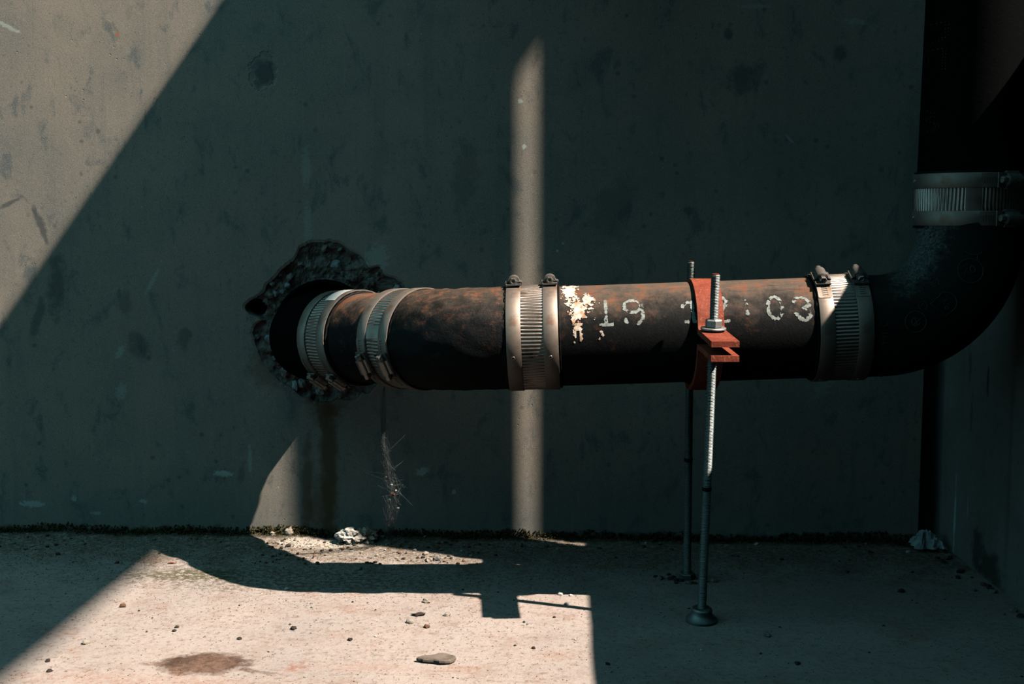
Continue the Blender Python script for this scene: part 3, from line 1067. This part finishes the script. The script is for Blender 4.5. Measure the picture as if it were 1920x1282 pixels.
def half_barrel(r, y0, y1, zc, n=16):
    """housing: arch over the band with two flanges, along local Y"""
    prof = [(-0.0082, zc - r * 0.55), (-0.0078, zc - r * 0.25), (-0.0062, zc - r * 0.2), (-r, zc)]
    prof += [(-r * math.cos(PI * i / n), zc + r * math.sin(PI * i / n)) for i in range(1, n)]
    prof += [(r, zc), (0.0062, zc - r * 0.2), (0.0078, zc - r * 0.25), (0.0082, zc - r * 0.55)]
    inn = [(x * 0.86, (z - zc) * 0.84 + zc - 0.0005) for x, z in prof]
    m = len(prof)
    V = [(x, y0, z) for x, z in prof] + [(x, y1, z) for x, z in prof] + [(x, y0, z) for x, z in inn] + [(x, y1, z) for x, z in inn]
    F = []
    for i in range(m - 1):
        F.append((i, m + i, m + i + 1, i + 1))
        F.append((2 * m + i, 2 * m + i + 1, 3 * m + i + 1, 3 * m + i))
        F.append((i, i + 1, 2 * m + i + 1, 2 * m + i))
        F.append((m + i, 3 * m + i, 3 * m + i + 1, m + i + 1))
    return V, F


ZB = RBD + 0.0052
hs = join(half_barrel(0.0052, -0.0085, 0.0065, ZB), boxm((0, 0.0095, RBD + 0.0014), (0.0138, 0.009, 0.0016)), boxm((0, -0.011, RBD + 0.0012), (0.0138, 0.006, 0.0014)),
          boxm((-0.0070, -0.001, RBD + 0.0014), (0.0012, 0.015, 0.0030)), boxm((0.0070, -0.001, RBD + 0.0014), (0.0012, 0.015, 0.0030)))
ME_HOUSE = mesh('screw_housing', *hs, M_SCREW)
ME_HOUSE.set_sharp_from_angle(angle=math.radians(35))
RY = Matrix.Rotation(-PI / 2, 4, 'X')
sc_ = join(lathe([(0.0034, -0.0165), (0.0036, -0.0155), (0.0036, 0.0060), (0.0046, 0.0062), (0.0048, 0.0072), (0.0046, 0.0080), (0.0036, 0.0081)], 20),
           lathe([(0.0037, 0.0080), (0.0040, 0.0086), (0.0040, 0.0132), (0.0034, 0.0140), (0.0022, 0.0140), (0.0018, 0.0134)], 6))
sc_ = xf(sc_, Matrix.Translation((0, 0, ZB)) @ RY)
ME_SCREWM = mesh('hex_screw', *sc_, M_SCREW)
ME_SCREWM.set_sharp_from_angle(angle=math.radians(35))


def torus_m(R, r, n=20, m=8):
    V, F = [], []
    for i in range(n):
        for j in range(m):
            a, b = 2 * PI * i / n, 2 * PI * j / m
            V.append(((R + r * math.cos(b)) * math.cos(a), (R + r * math.cos(b)) * math.sin(a), r * math.sin(b)))
    for i in range(n):
        for j in range(m):
            F.append((i * m + j, ((i + 1) % n) * m + j, ((i + 1) % n) * m + (j + 1) % m, i * m + (j + 1) % m))
    return V, F


ME_RIVET = mesh('rivet', *torus_m(0.0015, 0.0005), M_SCREW)


LASTM = []


def coupling(c, axis, radial, head, label, rivet=1.75, tail=True, tail2=False, sticker=None, flip=False):
    X = Vector(axis).normalized()
    Z = Vector(radial)
    Z = (Z - X * Z.dot(X)).normalized()
    Y = Z.cross(X)
    if Y.dot(Vector(head)) < 0:
        X = -X
        Y = Z.cross(X)
    Mx = Matrix((X, Y, Z)).transposed().to_4x4()
    Mx.translation = c

    LASTM.append(Mx.copy())
    t = thing('pipe_coupling', label, 'pipe coupling', matrix=Mx, group='banded pipe couplings')
    place('gasket', ME_GASKET, t)
    place('shield', ME_SHIELD, t, rot=(PI if flip else 0, 0, 0))
    for s in (-1, 1):
        b = place('worm_band', ME_BAND, t, (s * 0.0197, 0, 0))
        place('screw_housing', ME_HOUSE, b, scale=(1.15, 1.1, 1.0))
        place('hex_screw', ME_SCREWM, b)
        if tail:
            place('slotted_tail', ME_TAIL, b)
        if tail2:
            place('slotted_tail', ME_TAIL2, b)
        place('rivet', ME_RIVET, b, (0.001, (RBD + .0005) * math.sin(rivet), (RBD + .0005) * math.cos(rivet)), (-rivet, 0, 0))
    if sticker:
        a0, a1, x0, x1 = sticker
        V, F = ring_rows([(x0, RBD + .0006), (x1, RBD + .0006)], 14, None, a0, a1, False)
        o = place('sticker', mesh('sticker', V, F, M_LABEL), t)
        o['label'] = 'white paper sticker on the steel'
    return t


u45 = Vector((DG.y, -DG.x, 0)).normalized()
if u45.y > 0:
    u45 = -u45
up = Vector((0, 0, 1))
an = math.radians(-56)
coupling(c1, DG, u45 * math.cos(an) + up * math.sin(an), u45 * math.sin(-an) * -1 + Vector((0.2, 0, -1)), 'steel banded coupling next to the wall hole, white sticker on top', 1.9, False, True, None)
an = math.radians(-25)
coupling(c2, DG, u45 * math.cos(an) + up * math.sin(an), up, 'second steel banded coupling from the wall hole, screws low in front', -1.9, True, True)
coupling(c3, AXD, (0, -0.05, 1), (0, -1, 0), 'sunlit steel banded coupling with hex screw heads on top, left of the numbers', 1.80, False, flip=True)
coupling(c4, AXD, (0, -0.42, 1), (0, -1, 0), 'half shaded steel banded coupling between red clamp and large elbow', 2.35, True, flip=True)
c5 = Vector((VX, VY, 0.4500))
coupling(c5, (0, 0, 1), (0.38, -0.925, 0), (-0.9, -0.4, 0), 'steel banded coupling round the upright pipe above the large elbow', 1.95, True, False, (2.22, 2.32, -0.012, 0.012))
# sticker of the first coupling sits on its top
V, F = [], []
ax = DG
rad0 = (up - ax * ax.z).normalized()
sd = ax.cross(rad0)
if sd.y > 0:
    sd = -sd
for i in range(9):
    for j in range(5):
        a = math.radians(2 + 34 * i / 8)
        V.append(c1 + ax * (-0.0185 + 0.021 * j / 4 - 0.004 * i / 8) + (rad0 * math.cos(a) + sd * math.sin(a)) * (RBD + 0.0007))
F = [(i * 5 + j, i * 5 + j + 1, (i + 1) * 5 + j + 1, (i + 1) * 5 + j) for i in range(8) for j in range(4)]
first = [o for o in COL.objects if o.name.startswith('pipe_coupling')][0]
Mi = LASTM[0].inverted()
o = part('sticker', [Mi @ v for v in V], F, M_LABEL, first, local=True)
o['label'] = 'white torn paper sticker on the steel'

# ------------------------------------------------------------------ riser clamp
cc = RUN(0.1463)
Mx = Matrix.Translation((cc.x, cc.y, cc.z - 0.003)) @ Matrix.Rotation(math.radians(3.4), 4, 'Z')
clamp = thing('riser_clamp', 'red oxide riser clamp gripping the numbered drain pipe on two rods', 'pipe clamp', matrix=Mx)
RCI, RCO, WID = 0.0549, 0.0608, 0.0275


def half_clamp(sign, gap, tip, th=0.0057, yl=0.137):
    """upper (+1) or lower (-1) strap with two flat ears; profile in local YZ, extruded along X"""
    n, fo, m = 36, 0.006, 120
    a_s = math.asin(gap / RCI) + 0.01
    ao = math.asin((gap + th + fo) / (RCO + fo))
    yc = (RCO + fo) * math.cos(ao)
    outp = [(-yl, tip + th), (-yc, gap + th)]
    for i in range(1, 8):
        b = -PI / 2 + i / 7 * (PI / 2 + ao) * 0.0 + i / 7 * (PI / 2 - ao)
        outp.append((-yc + fo * math.cos(b), gap + th + fo + fo * math.sin(b)))
    left = list(outp)
    for i in range(n + 1):
        a = PI - ao - (PI - 2 * ao) * i / n
        outp.append((RCO * math.cos(a), RCO * math.sin(a)))
    outp += [(-y, z) for y, z in reversed(left)]
    inp = [(-yl, tip), (-yc, gap)]
    inp += [(RCI * math.cos(PI - a_s - (PI - 2 * a_s) * i / n), RCI * math.sin(PI - a_s - (PI - 2 * a_s) * i / n)) for i in range(n + 1)]
    inp += [(yc, gap), (yl, tip)]

    def rs(p):
        p = np.array(p)
        d = np.concatenate([[0], np.cumsum(np.hypot(*np.diff(p, axis=0).T))])
        tt = np.linspace(0, d[-1], m)
        return np.stack([np.interp(tt, d, p[:, 0]), np.interp(tt, d, p[:, 1])], 1)
    A, B = rs(outp), rs(inp)
    V, F = [], []
    for x in (-WID / 2, WID / 2):
        for P2 in (A, B):
            for y, z in P2:
                V.append((x, y, sign * z))
    q = lambda s, l, i: (s * 2 + l) * m + i
    for i in range(m - 1):
        F.append((q(0, 0, i), q(1, 0, i), q(1, 0, i + 1), q(0, 0, i + 1)))
        F.append((q(0, 1, i), q(0, 1, i + 1), q(1, 1, i + 1), q(1, 1, i)))
        F.append((q(0, 0, i), q(0, 0, i + 1), q(0, 1, i + 1), q(0, 1, i)))
        F.append((q(1, 0, i), q(1, 1, i), q(1, 1, i + 1), q(1, 0, i + 1)))
    for i in (0, m - 1):
        F.append((q(0, 0, i), q(0, 1, i), q(1, 1, i), q(1, 0, i)))
    return V, F


o = part('upper_strap', *half_clamp(1, 0.0052, 0.0008), M_RED, clamp, local=True, sharp=35)
o = part('lower_strap', *half_clamp(-1, 0.0045, 0.0078), M_RED, clamp, local=True, sharp=35)


# ------------------------------------------------------------------ threaded rods
def thread(L, r=0.0048, pitch=0.0016, S=14):
    n = int(L / pitch) * S
    V, F = [], []
    for i in range(n + 1):
        a = 2 * PI * i / S
        z = i / S * pitch
        V.append((r * math.cos(a), r * math.sin(a), z))
        V.append(((r - 0.0008) * math.cos(a), (r - 0.0008) * math.sin(a), z + pitch * 0.5))
    for i in range(n):
        F.append((2 * i, 2 * i + 2, 2 * i + 3, 2 * i + 1))
        if i + S + 1 <= n:
            F.append((2 * i + 1, 2 * i + 3, 2 * (i + S) + 2, 2 * (i + S)))
    # solid core
    k = len(V)
    cv, cf = lathe([(r - 0.0009, 0), (r - 0.0009, L - 0.0004), (r - 0.0016, L + 0.0002)], 14)
    V += cv
    F += [tuple(q + k for q in f) for f in cf]
    return V, F


def hexnut(r, h):
    return lathe([(r * 0.90, 0), (r, h * 0.12), (r, h * 0.86), (r * 0.88, h), (r * 0.55, h), (r * 0.5, h * 0.9)], 6)


def rod(name, label, foot, top, nut_z, front):
    foot, top = Vector(foot), Vector(top)
    d = (top - foot).normalized()
    qd = d.to_track_quat('Z', 'Y').to_matrix().to_4x4()
    Mx = qd.copy()
    Mx.translation = foot
    L = (top - foot).length
    t = thing(name, label, 'threaded rod', matrix=Mx, group='threaded rods of the riser clamp')
    part('thread', *thread(L), M_ZINC, t, local=True, smooth=False)
    o = part('rod_tip', *xf(lathe([(0.0036, 0), (0.0038, 0.0006), (0.0034, 0.0011)], 14), Matrix.Translation((0, 0, L))), M_REDTIP, t, local=True)
    o['label'] = 'dull red end of the rod'
    un = (nut_z - foot.z) / d.z
    o = part('washer', *xf(lathe([(0.0128, 0), (0.0131, 0.0004), (0.0131, 0.0017), (0.0127, 0.0021), (0.007, 0.0021)], 36), Matrix.Translation((0, 0, un))), M_NUT, t, local=True, sharp=35)
    o = part('hex_nut', *xf(hexnut(0.0088, 0.0086), Matrix.Translation((0, 0, un + 0.0021)) @ Matrix.Rotation(0.42, 4, 'Z')), M_NUT, t, local=True, sharp=30)
    o = part('hex_nut', *xf(hexnut(0.0088, 0.0086), Matrix.Translation((0, 0, un - 0.0290)) @ Matrix.Rotation(0.3, 4, 'Z')), M_ZINC, t, local=True, sharp=30)
    ub = 0.145 / d.z
    o = part('dark_ring', *xf(lathe([(0.0046, 0), (0.0052, 0.0006), (0.0052, 0.0034), (0.0046, 0.004)], 20), Matrix.Translation((0, 0, ub))), M_RUBBER, t, local=True)
    if front:
        o = part('flange_foot', *xf(lathe([(0.0165, -0.001), (0.0170, 0.001), (0.0168, 0.0032), (0.0150, 0.0042), (0.0120, 0.0075), (0.0112, 0.0095), (0.0112, 0.0135), (0.0098, 0.0150), (0.006, 0.0150)], 28),
                                    Matrix.Translation((0, 0, 0))), M_ZINC, t, local=True, sharp=35)
    else:
        o = part('foot_nut', *xf(hexnut(0.0098, 0.0085), Matrix.Translation((0, 0, -0.001))), M_ZINC, t, local=True, sharp=30)
    return t


rod('threaded_rod', 'front zinc threaded rod through the clamp, standing on a round foot', (0.1455, -0.3155, 0.0006), (0.1509, -0.3402, 0.3730), 0.3168, True)
rod('threaded_rod', 'rear zinc threaded rod behind the pipe, foot in loose dirt', (0.1452, -0.1653, 0.0006), (0.1414, -0.1910, 0.3810), 0.3168, False)

# ------------------------------------------------------------------ stones and litter on the floor
ROCKS = {}


def rock_obj(mat, seed, squash=(1, 1, .65), sub=2):
    key = (mat.name, seed % 4, squash, sub)
    if key not in ROCKS:
        ROCKS[key] = mesh('pebble', *rock(seed % 4 + 1, sub, 0.5, squash), mat, False)
    return ROCKS[key]


def fz(x, y):
    return floor_z(x, y)


def pebble(x, y, s, mat, label, seed, group=None, cat='stone', squash=(1, 1, .65), name='pebble', sub=2):
    o = place(name, rock_obj(mat, seed, squash, sub), None, (x, y, fz(x, y) + s * 0.35), (0, 0, seed * 1.7), (s, s, s))
    o['label'] = label
    o['category'] = cat
    if group:
        o['group'] = group
    return o


MM = {'pale': M_PALE, 'mossy': M_PALE, 'dark': M_DARK, 'grey': M_GREY, 'white': M_WHITE, 'brown': M_BROWN, 'flat': M_DARK}
NOTE = [("pale", -0.398, -0.006, 0.0047, "round tan stone at the wall foot left of the rust run"),
        ("mossy", -0.376, -0.004, 0.0066, "tan upright stone against the wall, right of the round tan one"),
        ("dark", -0.365, -0.054, 0.0040, "larger dark stone in the sunlit dirt left of the mortar lump"),
        ("dark", -0.372, -0.062, 0.0028, "smaller dark stone touching the larger dark one near the wall"),
        ("dark", -0.312, -0.121, 0.0028, "dark stone at the lower edge of the sunlit dirt patch"),
        ("grey", -0.196, -0.066, 0.0028, "small grey pointed stone on the shadow edge right of mortar lump"),
        ("pale", -0.180, -0.082, 0.0040, "pale angular stone, upper one of three in the sunlit tip"),
        ("pale", -0.173, -0.108, 0.0050, "pale rounded stone, lower one of three in the sunlit tip"),
        ("grey", -0.163, -0.105, 0.0054, "flat grey stone beside the pale rounded stone"),
        ("white", -0.325, -0.230, 0.0026, "white crumb at the lower edge of the pipe shadow"),
        ("dark", -0.286, -0.360, 0.0034, "dark stone in the sun right of the big stain"),
        ("dark", -0.221, -0.389, 0.0027, "small dark stone in the sun above the slate flake's left"),
        ("flat", -0.160, -0.310, 0.0051, "flat dark chip in the sun left of the ear shadow"),
        ("brown", -0.147, -0.346, 0.0031, "brown stone below the flat dark chip"),
        ("pale", -0.166, -0.332, 0.0044, "pale stone just below left of the flat dark chip"),
        ("pale", -0.157, -0.265, 0.0046, "pale stone between pipe shadow and flat dark chip"),
        ("pale", -0.129, -0.308, 0.0038, "pale stone right of the flat dark chip"),
        ("white", -0.006, -0.233, 0.0028, "white pebble on the pipe shadow's edge near its sunlit corner"),
        ("white", 0.006, -0.236, 0.0021, "tiny white pebble right of the white pebble in the corner"),
        ("grey", 0.001, -0.267, 0.0026, "grey pebble above the thin rod shadow"),
        ("grey", -0.254, -0.145, 0.0032, "grey pebble inside the pipe shadow"),
        ("brown", -0.493, -0.296, 0.0034, "brown stone near the left shadow edge"),
        ("pale", -0.487, -0.412, 0.0038, "pale stone near the left shadow edge, nearer the front"),
        ("dark", -0.491, -0.488, 0.0027, "dark stone at front left, nearest the frame's bottom"),
        ("dark", -0.504, -0.462, 0.0025, "dark stone at front left, behind the nearest one"),
        ("dark", -0.410, -0.362, 0.0022, "upper of two tiny dark stones behind the big stain"),
        ("dark", -0.409, -0.373, 0.0022, "lower of two tiny dark stones behind the big stain"),
        ("dark", -0.335, -0.391, 0.0025, "tiny dark stone right behind the big stain"),
        ("grey", 0.208, -0.357, 0.0042, "grey round stone in shade right of the front rod foot"),
        ("dark", 0.225, -0.434, 0.0029, "dark stone in shade at the front, right of rod foot"),
        ("dark", 0.388, -0.204, 0.0042, "dark stone in shade below the large elbow"),
        ("dark", -0.032, -0.402, 0.0021, "tiny dark stone left of the straight sun edge"),
        ("dark", 0.041, -0.443, 0.0023, "tiny dark stone in shade just past the sun edge")]
for i, (kd, x, y, s, lb) in enumerate(NOTE):
    sq = (1.3, .8, .28) if kd == 'flat' else ((1, .9, 1.1) if kd == 'mossy' else (1, 1, .65))
    pebble(x, y, s, MM[kd], lb, i + 1, squash=sq, name='pebble')

R3 = random.Random(21)
mats = [M_PALE, M_GREY, M_DARK, M_BROWN, M_PALE, M_WHITE]
zones = [('small loose pebbles in the dirt strip along the wall', 105, lambda: (R3.uniform(-0.75, 0.45), -abs(R3.gauss(0, 0.05)) - 0.006), (0.0012, 0.0034), 'small loose pebble in the dirt strip along the wall foot'),
         ('small crumbs in the sunlit dirt patch', 125, lambda: (R3.uniform(-0.39, -0.11), R3.uniform(-0.128, -0.02)), (0.0011, 0.0030), 'small crumb in the sunlit dirt patch behind the pipe shadow'),
         ('tiny crumbs on the open floor', 60, lambda: (R3.uniform(-0.6, 0.45), R3.uniform(-0.50, -0.22)), (0.0008, 0.0019), 'tiny stone crumb lying on the open floor')]
for grp, n, f, (s0, s1), lb in zones:
    for i in range(n):
        x, y = f()
        if abs(x - 0.1455) < 0.022 and abs(y + 0.3155) < 0.022:
            continue
        m = mats[R3.randrange(len(mats))] if R3.random() < 0.5 else R3.choice([M_DARK, M_BROWN, M_DARK])
        pebble(x, y, R3.uniform(s0, s1), m, lb, R3.randrange(50), grp, 'pebble', name='crumb', sub=1)
for i in range(26):
    y = -R3.uniform(0.02, 0.30)
    pebble(0.488 - R3.random() ** 2 * 0.03 + max(0, -y - 0.05) * 0.045, y, R3.uniform(0.0018, 0.0055), R3.choice([M_DARK, M_GREY, M_DARK, M_BROWN]), 'dark crumb of rubble along the foot of the side wall', i, 'rubble along the side wall', 'rubble', name='rubble_crumb', sub=1)
for i in range(16):
    a = R3.uniform(0, 2 * PI)
    r = R3.uniform(0.013, 0.034)
    pebble(0.143 + 1.2 * r * math.cos(a), -0.168 + 0.6 * r * math.sin(a), R3.uniform(0.002, 0.0045), R3.choice([M_DARK, M_GREY, M_DARK]), 'dirt clod heaped round the foot of the rear rod', i,
           'dirt clods round the rear rod foot', 'clod', name='dirt_clod', sub=1)

# mortar lump
t = thing('mortar_lump', 'pale broken mortar lump with a gritty grey side, at the wall foot', 'stone', (-0.279, -0.030, 0.002))
part('pale_face', *xf(rock(9, 4, 0.42, (1.0, .7, .62), 1.6), Matrix.Translation((-0.287, -0.030, 0.010)) @ Matrix.Scale(0.0165, 4)), M_WHITE, t, smooth=False)
part('gritty_side', *xf(rock(14, 4, 0.7, (1.0, .8, .75), 2.8), Matrix.Translation((-0.268, -0.027, 0.007)) @ Matrix.Scale(0.0145, 4)), M_CLUMP, t, smooth=False)


# slate flake
def flake():
    n = 22
    V = []
    out = []
    for i in range(n):
        a = 2 * PI * i / n
        r = 1 + 0.16 * mnoise.noise(Vector((math.cos(a) * 2, math.sin(a) * 2, 4.0)))
        sh = 0.30 if math.cos(a) < 0 else 0.42
        out.append((0.0195 * r * math.cos(a), 0.0195 * sh * r * math.sin(a) * (1.15 + 0.4 * math.cos(a))))
    for z, s in ((0.0, 0.96), (0.0012, 1.0), (0.0030, 0.98), (0.0040, 0.86)):
        V += [(x * s, y * s, z + 0.0012 * mnoise.noise(Vector((x * 90, y * 90, 0)))) for x, y in out]
    F = [(k * n + i, k * n + (i + 1) % n, (k + 1) * n + (i + 1) % n, (k + 1) * n + i) for k in range(3) for i in range(n)]
    F += [tuple(reversed(range(n))), tuple(range(3 * n, 4 * n))]
    return V, F


o = part('slate_flake', *flake(), M_SLATE, None, smooth=False)
o.location = (-0.126, -0.4429, 0.0012)
o.rotation_euler = (0.03, 0, 0.12)
o['label'] = 'flat grey brown slate flake lying in the sun at the front'
o['category'] = 'stone'


def leaf(cx, cy, s, rot, label):
    V, F = [], []
    n = 8
    for i in range(n + 1):
        u = i / n
        w = math.sin(PI * min(1, u * 1.05)) ** 0.8 * 0.45
        for j in (-1, 0, 1):
            V.append((s * (u - .5) * 2, s * w * j, s * (0.25 * abs(j) * w + 0.12 * math.sin(u * 5))))
    for i in range(n):
        for j in range(2):
            F.append((i * 3 + j, i * 3 + j + 1, (i + 1) * 3 + j + 1, (i + 1) * 3 + j))
    b = len(V)
    V += [(x, y, z - 0.0003) for x, y, z in V]
    F += [tuple(b + q for q in reversed(f)) for f in list(F)]
    o = part('dry_leaf', V, F, M_LEAF, None)
    o.location = (cx, cy, fz(cx, cy) + 0.001)
    o.rotation_euler = (0, 0, rot)
    o['label'] = label
    o['category'] = 'leaf'


leaf(-0.494, -0.132, 0.0052, 0.3, 'small dry red leaf at the tip of the sunlit floor')
leaf(-0.444, -0.057, 0.0042, 1.2, 'small dry reddish leaf in shade near the wall foot')


# crumpled plastic in the right corner
V, F = [], []
n = 16
for i in range(n + 1):
    for j in range(n + 1):
        u, v = i / n - .5, j / n - .5
        q = Vector((u * 5, v * 5, 1.0))
        r = max(abs(u), abs(v)) * 2
        z = 0.020 * (1 - r ** 1.5) * (0.8 + 0.8 * abs(mnoise.noise(q * 1.3))) + 0.004 * mnoise.fractal(q * 2.2, 1.0, 2.0, 3)
        V.append((0.040 * u + 0.006 * mnoise.noise(q), 0.036 * v + 0.006 * mnoise.noise(q + Vector((7, 0, 0))), max(0.0005, z)))
F = [(i * (n + 1) + j, (i + 1) * (n + 1) + j, (i + 1) * (n + 1) + j + 1, i * (n + 1) + j + 1) for i in range(n) for j in range(n)]
o = part('plastic_scrap', V, F, M_PLASTIC, None, smooth=False)
o.location = (0.470, -0.027, 0.006)
o['label'] = 'crumpled pale blue plastic scrap in the right wall corner'
o['category'] = 'litter'

# cobweb from the pipe to the mortar rubble
Wp = [Vector(p) for p in ((-0.218, -0.165, 0.2300), (-0.226, -0.135, 0.172), (-0.2249, -0.120, 0.140), (-0.2245, -0.100, 0.109), (-0.222, -0.085, 0.085), (-0.2245, -0.070, 0.056), (-0.233, -0.050, 0.030), (-0.2331, -0.032, 0.006))]
Ww = [0.001, 0.004, 0.005, 0.009, 0.015, 0.013, 0.006, 0.004]
R4 = random.Random(5)


def wpt(u):
    x = u * (len(Wp) - 1)
    i = min(len(Wp) - 2, int(x))
    f = x - i
    return Wp[i].lerp(Wp[i + 1], f), Ww[i] + (Ww[i + 1] - Ww[i]) * f


V, F = [], []


def strand(pts, r):
    v, f = tube(pts, r, 3, caps=False)
    k = len(V)
    V.extend(v)
    F.extend([tuple(q + k for q in g) for g in f])


for s in range(300):
    u0 = R4.random() ** 0.8
    u1 = min(1.0, max(0.0, u0 + R4.uniform(-0.28, 0.28)))
    p0, w0 = wpt(u0)
    p1, w1 = wpt(u1)
    a = p0 + Vector((R4.gauss(0, .55) * w0, R4.gauss(0, .4) * w0, R4.gauss(0, .003)))
    b = p1 + Vector((R4.gauss(0, .55) * w1, R4.gauss(0, .4) * w1, R4.gauss(0, .003)))
    m = a.lerp(b, .5) + Vector((R4.gauss(0, .002), R4.gauss(0, .002), -R4.uniform(0, .004)))
    strand([a, a.lerp(m, .5) + Vector((R4.gauss(0, .0006), 0, 0)), m, b], R4.choice([0.00007, 0.0001, 0.00015]))
for s in range(14):
    p0, w0 = wpt(R4.uniform(0.15, 0.8))
    e = p0 + Vector((R4.uniform(-0.075, 0.05), -p0.y - 0.0005, R4.uniform(-0.03, 0.05)))
    strand([p0, p0.lerp(e, .5) - Vector((0, 0, .003)), e], 0.00005)
t = thing('cobweb', 'dusty grey cobweb hanging from the pipe bend to the floor', 'cobweb', (-0.2325, -0.032, 0.004))
part('silk', V, F, M_WEB, t)
for i, (u, m, s) in enumerate(((0.60, M_LEAF, 0.0032), (0.52, M_WHITE, 0.0018), (0.64, M_WHITE, 0.0016), (0.70, M_GREY, 0.0022), (0.45, M_WHITE, 0.0014), (0.57, M_WHITE, 0.0016))):
    p, w = wpt(u)
    q = p + Vector((R4.uniform(-.7, .7) * w, 0, 0))
    o = part('caught_speck', *xf(rock(60 + i, 1, 0.5, (1, .6, .8)), Matrix.Translation(q) @ Matrix.Scale(s, 4)), m, t, smooth=False)
    if i == 0:
        o['label'] = 'red leaf scrap caught in the web'


# ------------------------------------------------------------------ grit and moss (uncountable)
def octa(pts, sizes, rg, flat=0.7):
    V, F = [], []
    for (x, y, z), s in zip(pts, sizes):
        k = len(V)
        j = rg.uniform(0.6, 1.3, 6)
        a = rg.uniform(0, PI)
        c, sn = math.cos(a), math.sin(a)
        for (dx, dy, dz), q in zip(((1, 0, 0), (-1, 0, 0), (0, 1, 0), (0, -1, 0), (0, 0, flat), (0, 0, -flat)), j):
            ex, ey = dx * c - dy * sn, dx * sn + dy * c
            V.append((x + ex * s * q, y + ey * s * q, z + dz * s * q))
        for f in ((0, 2, 4), (2, 1, 4), (1, 3, 4), (3, 0, 4), (2, 0, 5), (1, 2, 5), (3, 1, 5), (0, 3, 5)):
            F.append(tuple(k + i for i in f))
    return V, F


pts, sz = [], []
while len(pts) < 20000:
    r = rng.random()
    if r < 0.60:
        x, y = rng.uniform(-0.85, 0.48), -abs(rng.normal(0, 0.075)) - 0.003
        s = rng.uniform(0.0004, 0.0013)
    elif r < 0.76:
        x, y = rng.normal(-0.30, 0.20), rng.normal(-0.17, 0.07)
        s = rng.uniform(0.0003, 0.0010)
    else:
        x, y = rng.uniform(-0.8, 0.50), rng.uniform(-0.55, -0.1)
        s = rng.uniform(0.0003, 0.0010)
    if y > -0.002 or x > 0.49 or x < -0.95:
        continue
    pts.append((x, y, fz(x, y) + s * 0.2))
    sz.append(s)
o = part('grit', *octa(pts, sz, rng), M_GRIT, None, smooth=False)
o['kind'] = 'stuff'
o['label'] = 'fine brown grit and dirt strewn along the wall foot'
o['category'] = 'grit'

pts, sz = [], []
while len(pts) < 4200:
    x = rng.uniform(-0.95, 0.465)
    cl = mnoise.noise(Vector((x * 16, 0.5, 0))) * 0.5 + 0.5
    if rng.random() > 0.25 + cl:
        continue
    hmax = 0.004 + 0.010 * cl
    z = rng.random() ** 1.6 * hmax
    y = -rng.random() ** 1.5 * 0.012 * (1 - z / 0.016)
    pts.append((x, y, fz(x, y) + z))
    sz.append(rng.uniform(0.0007, 0.0019))
o = part('moss', *octa(pts, sz, rng, 1.2), M_MOSS, None, smooth=False)
o['kind'] = 'stuff'
o['label'] = 'dark dead moss growing along the joint of wall and floor'
o['category'] = 'moss'
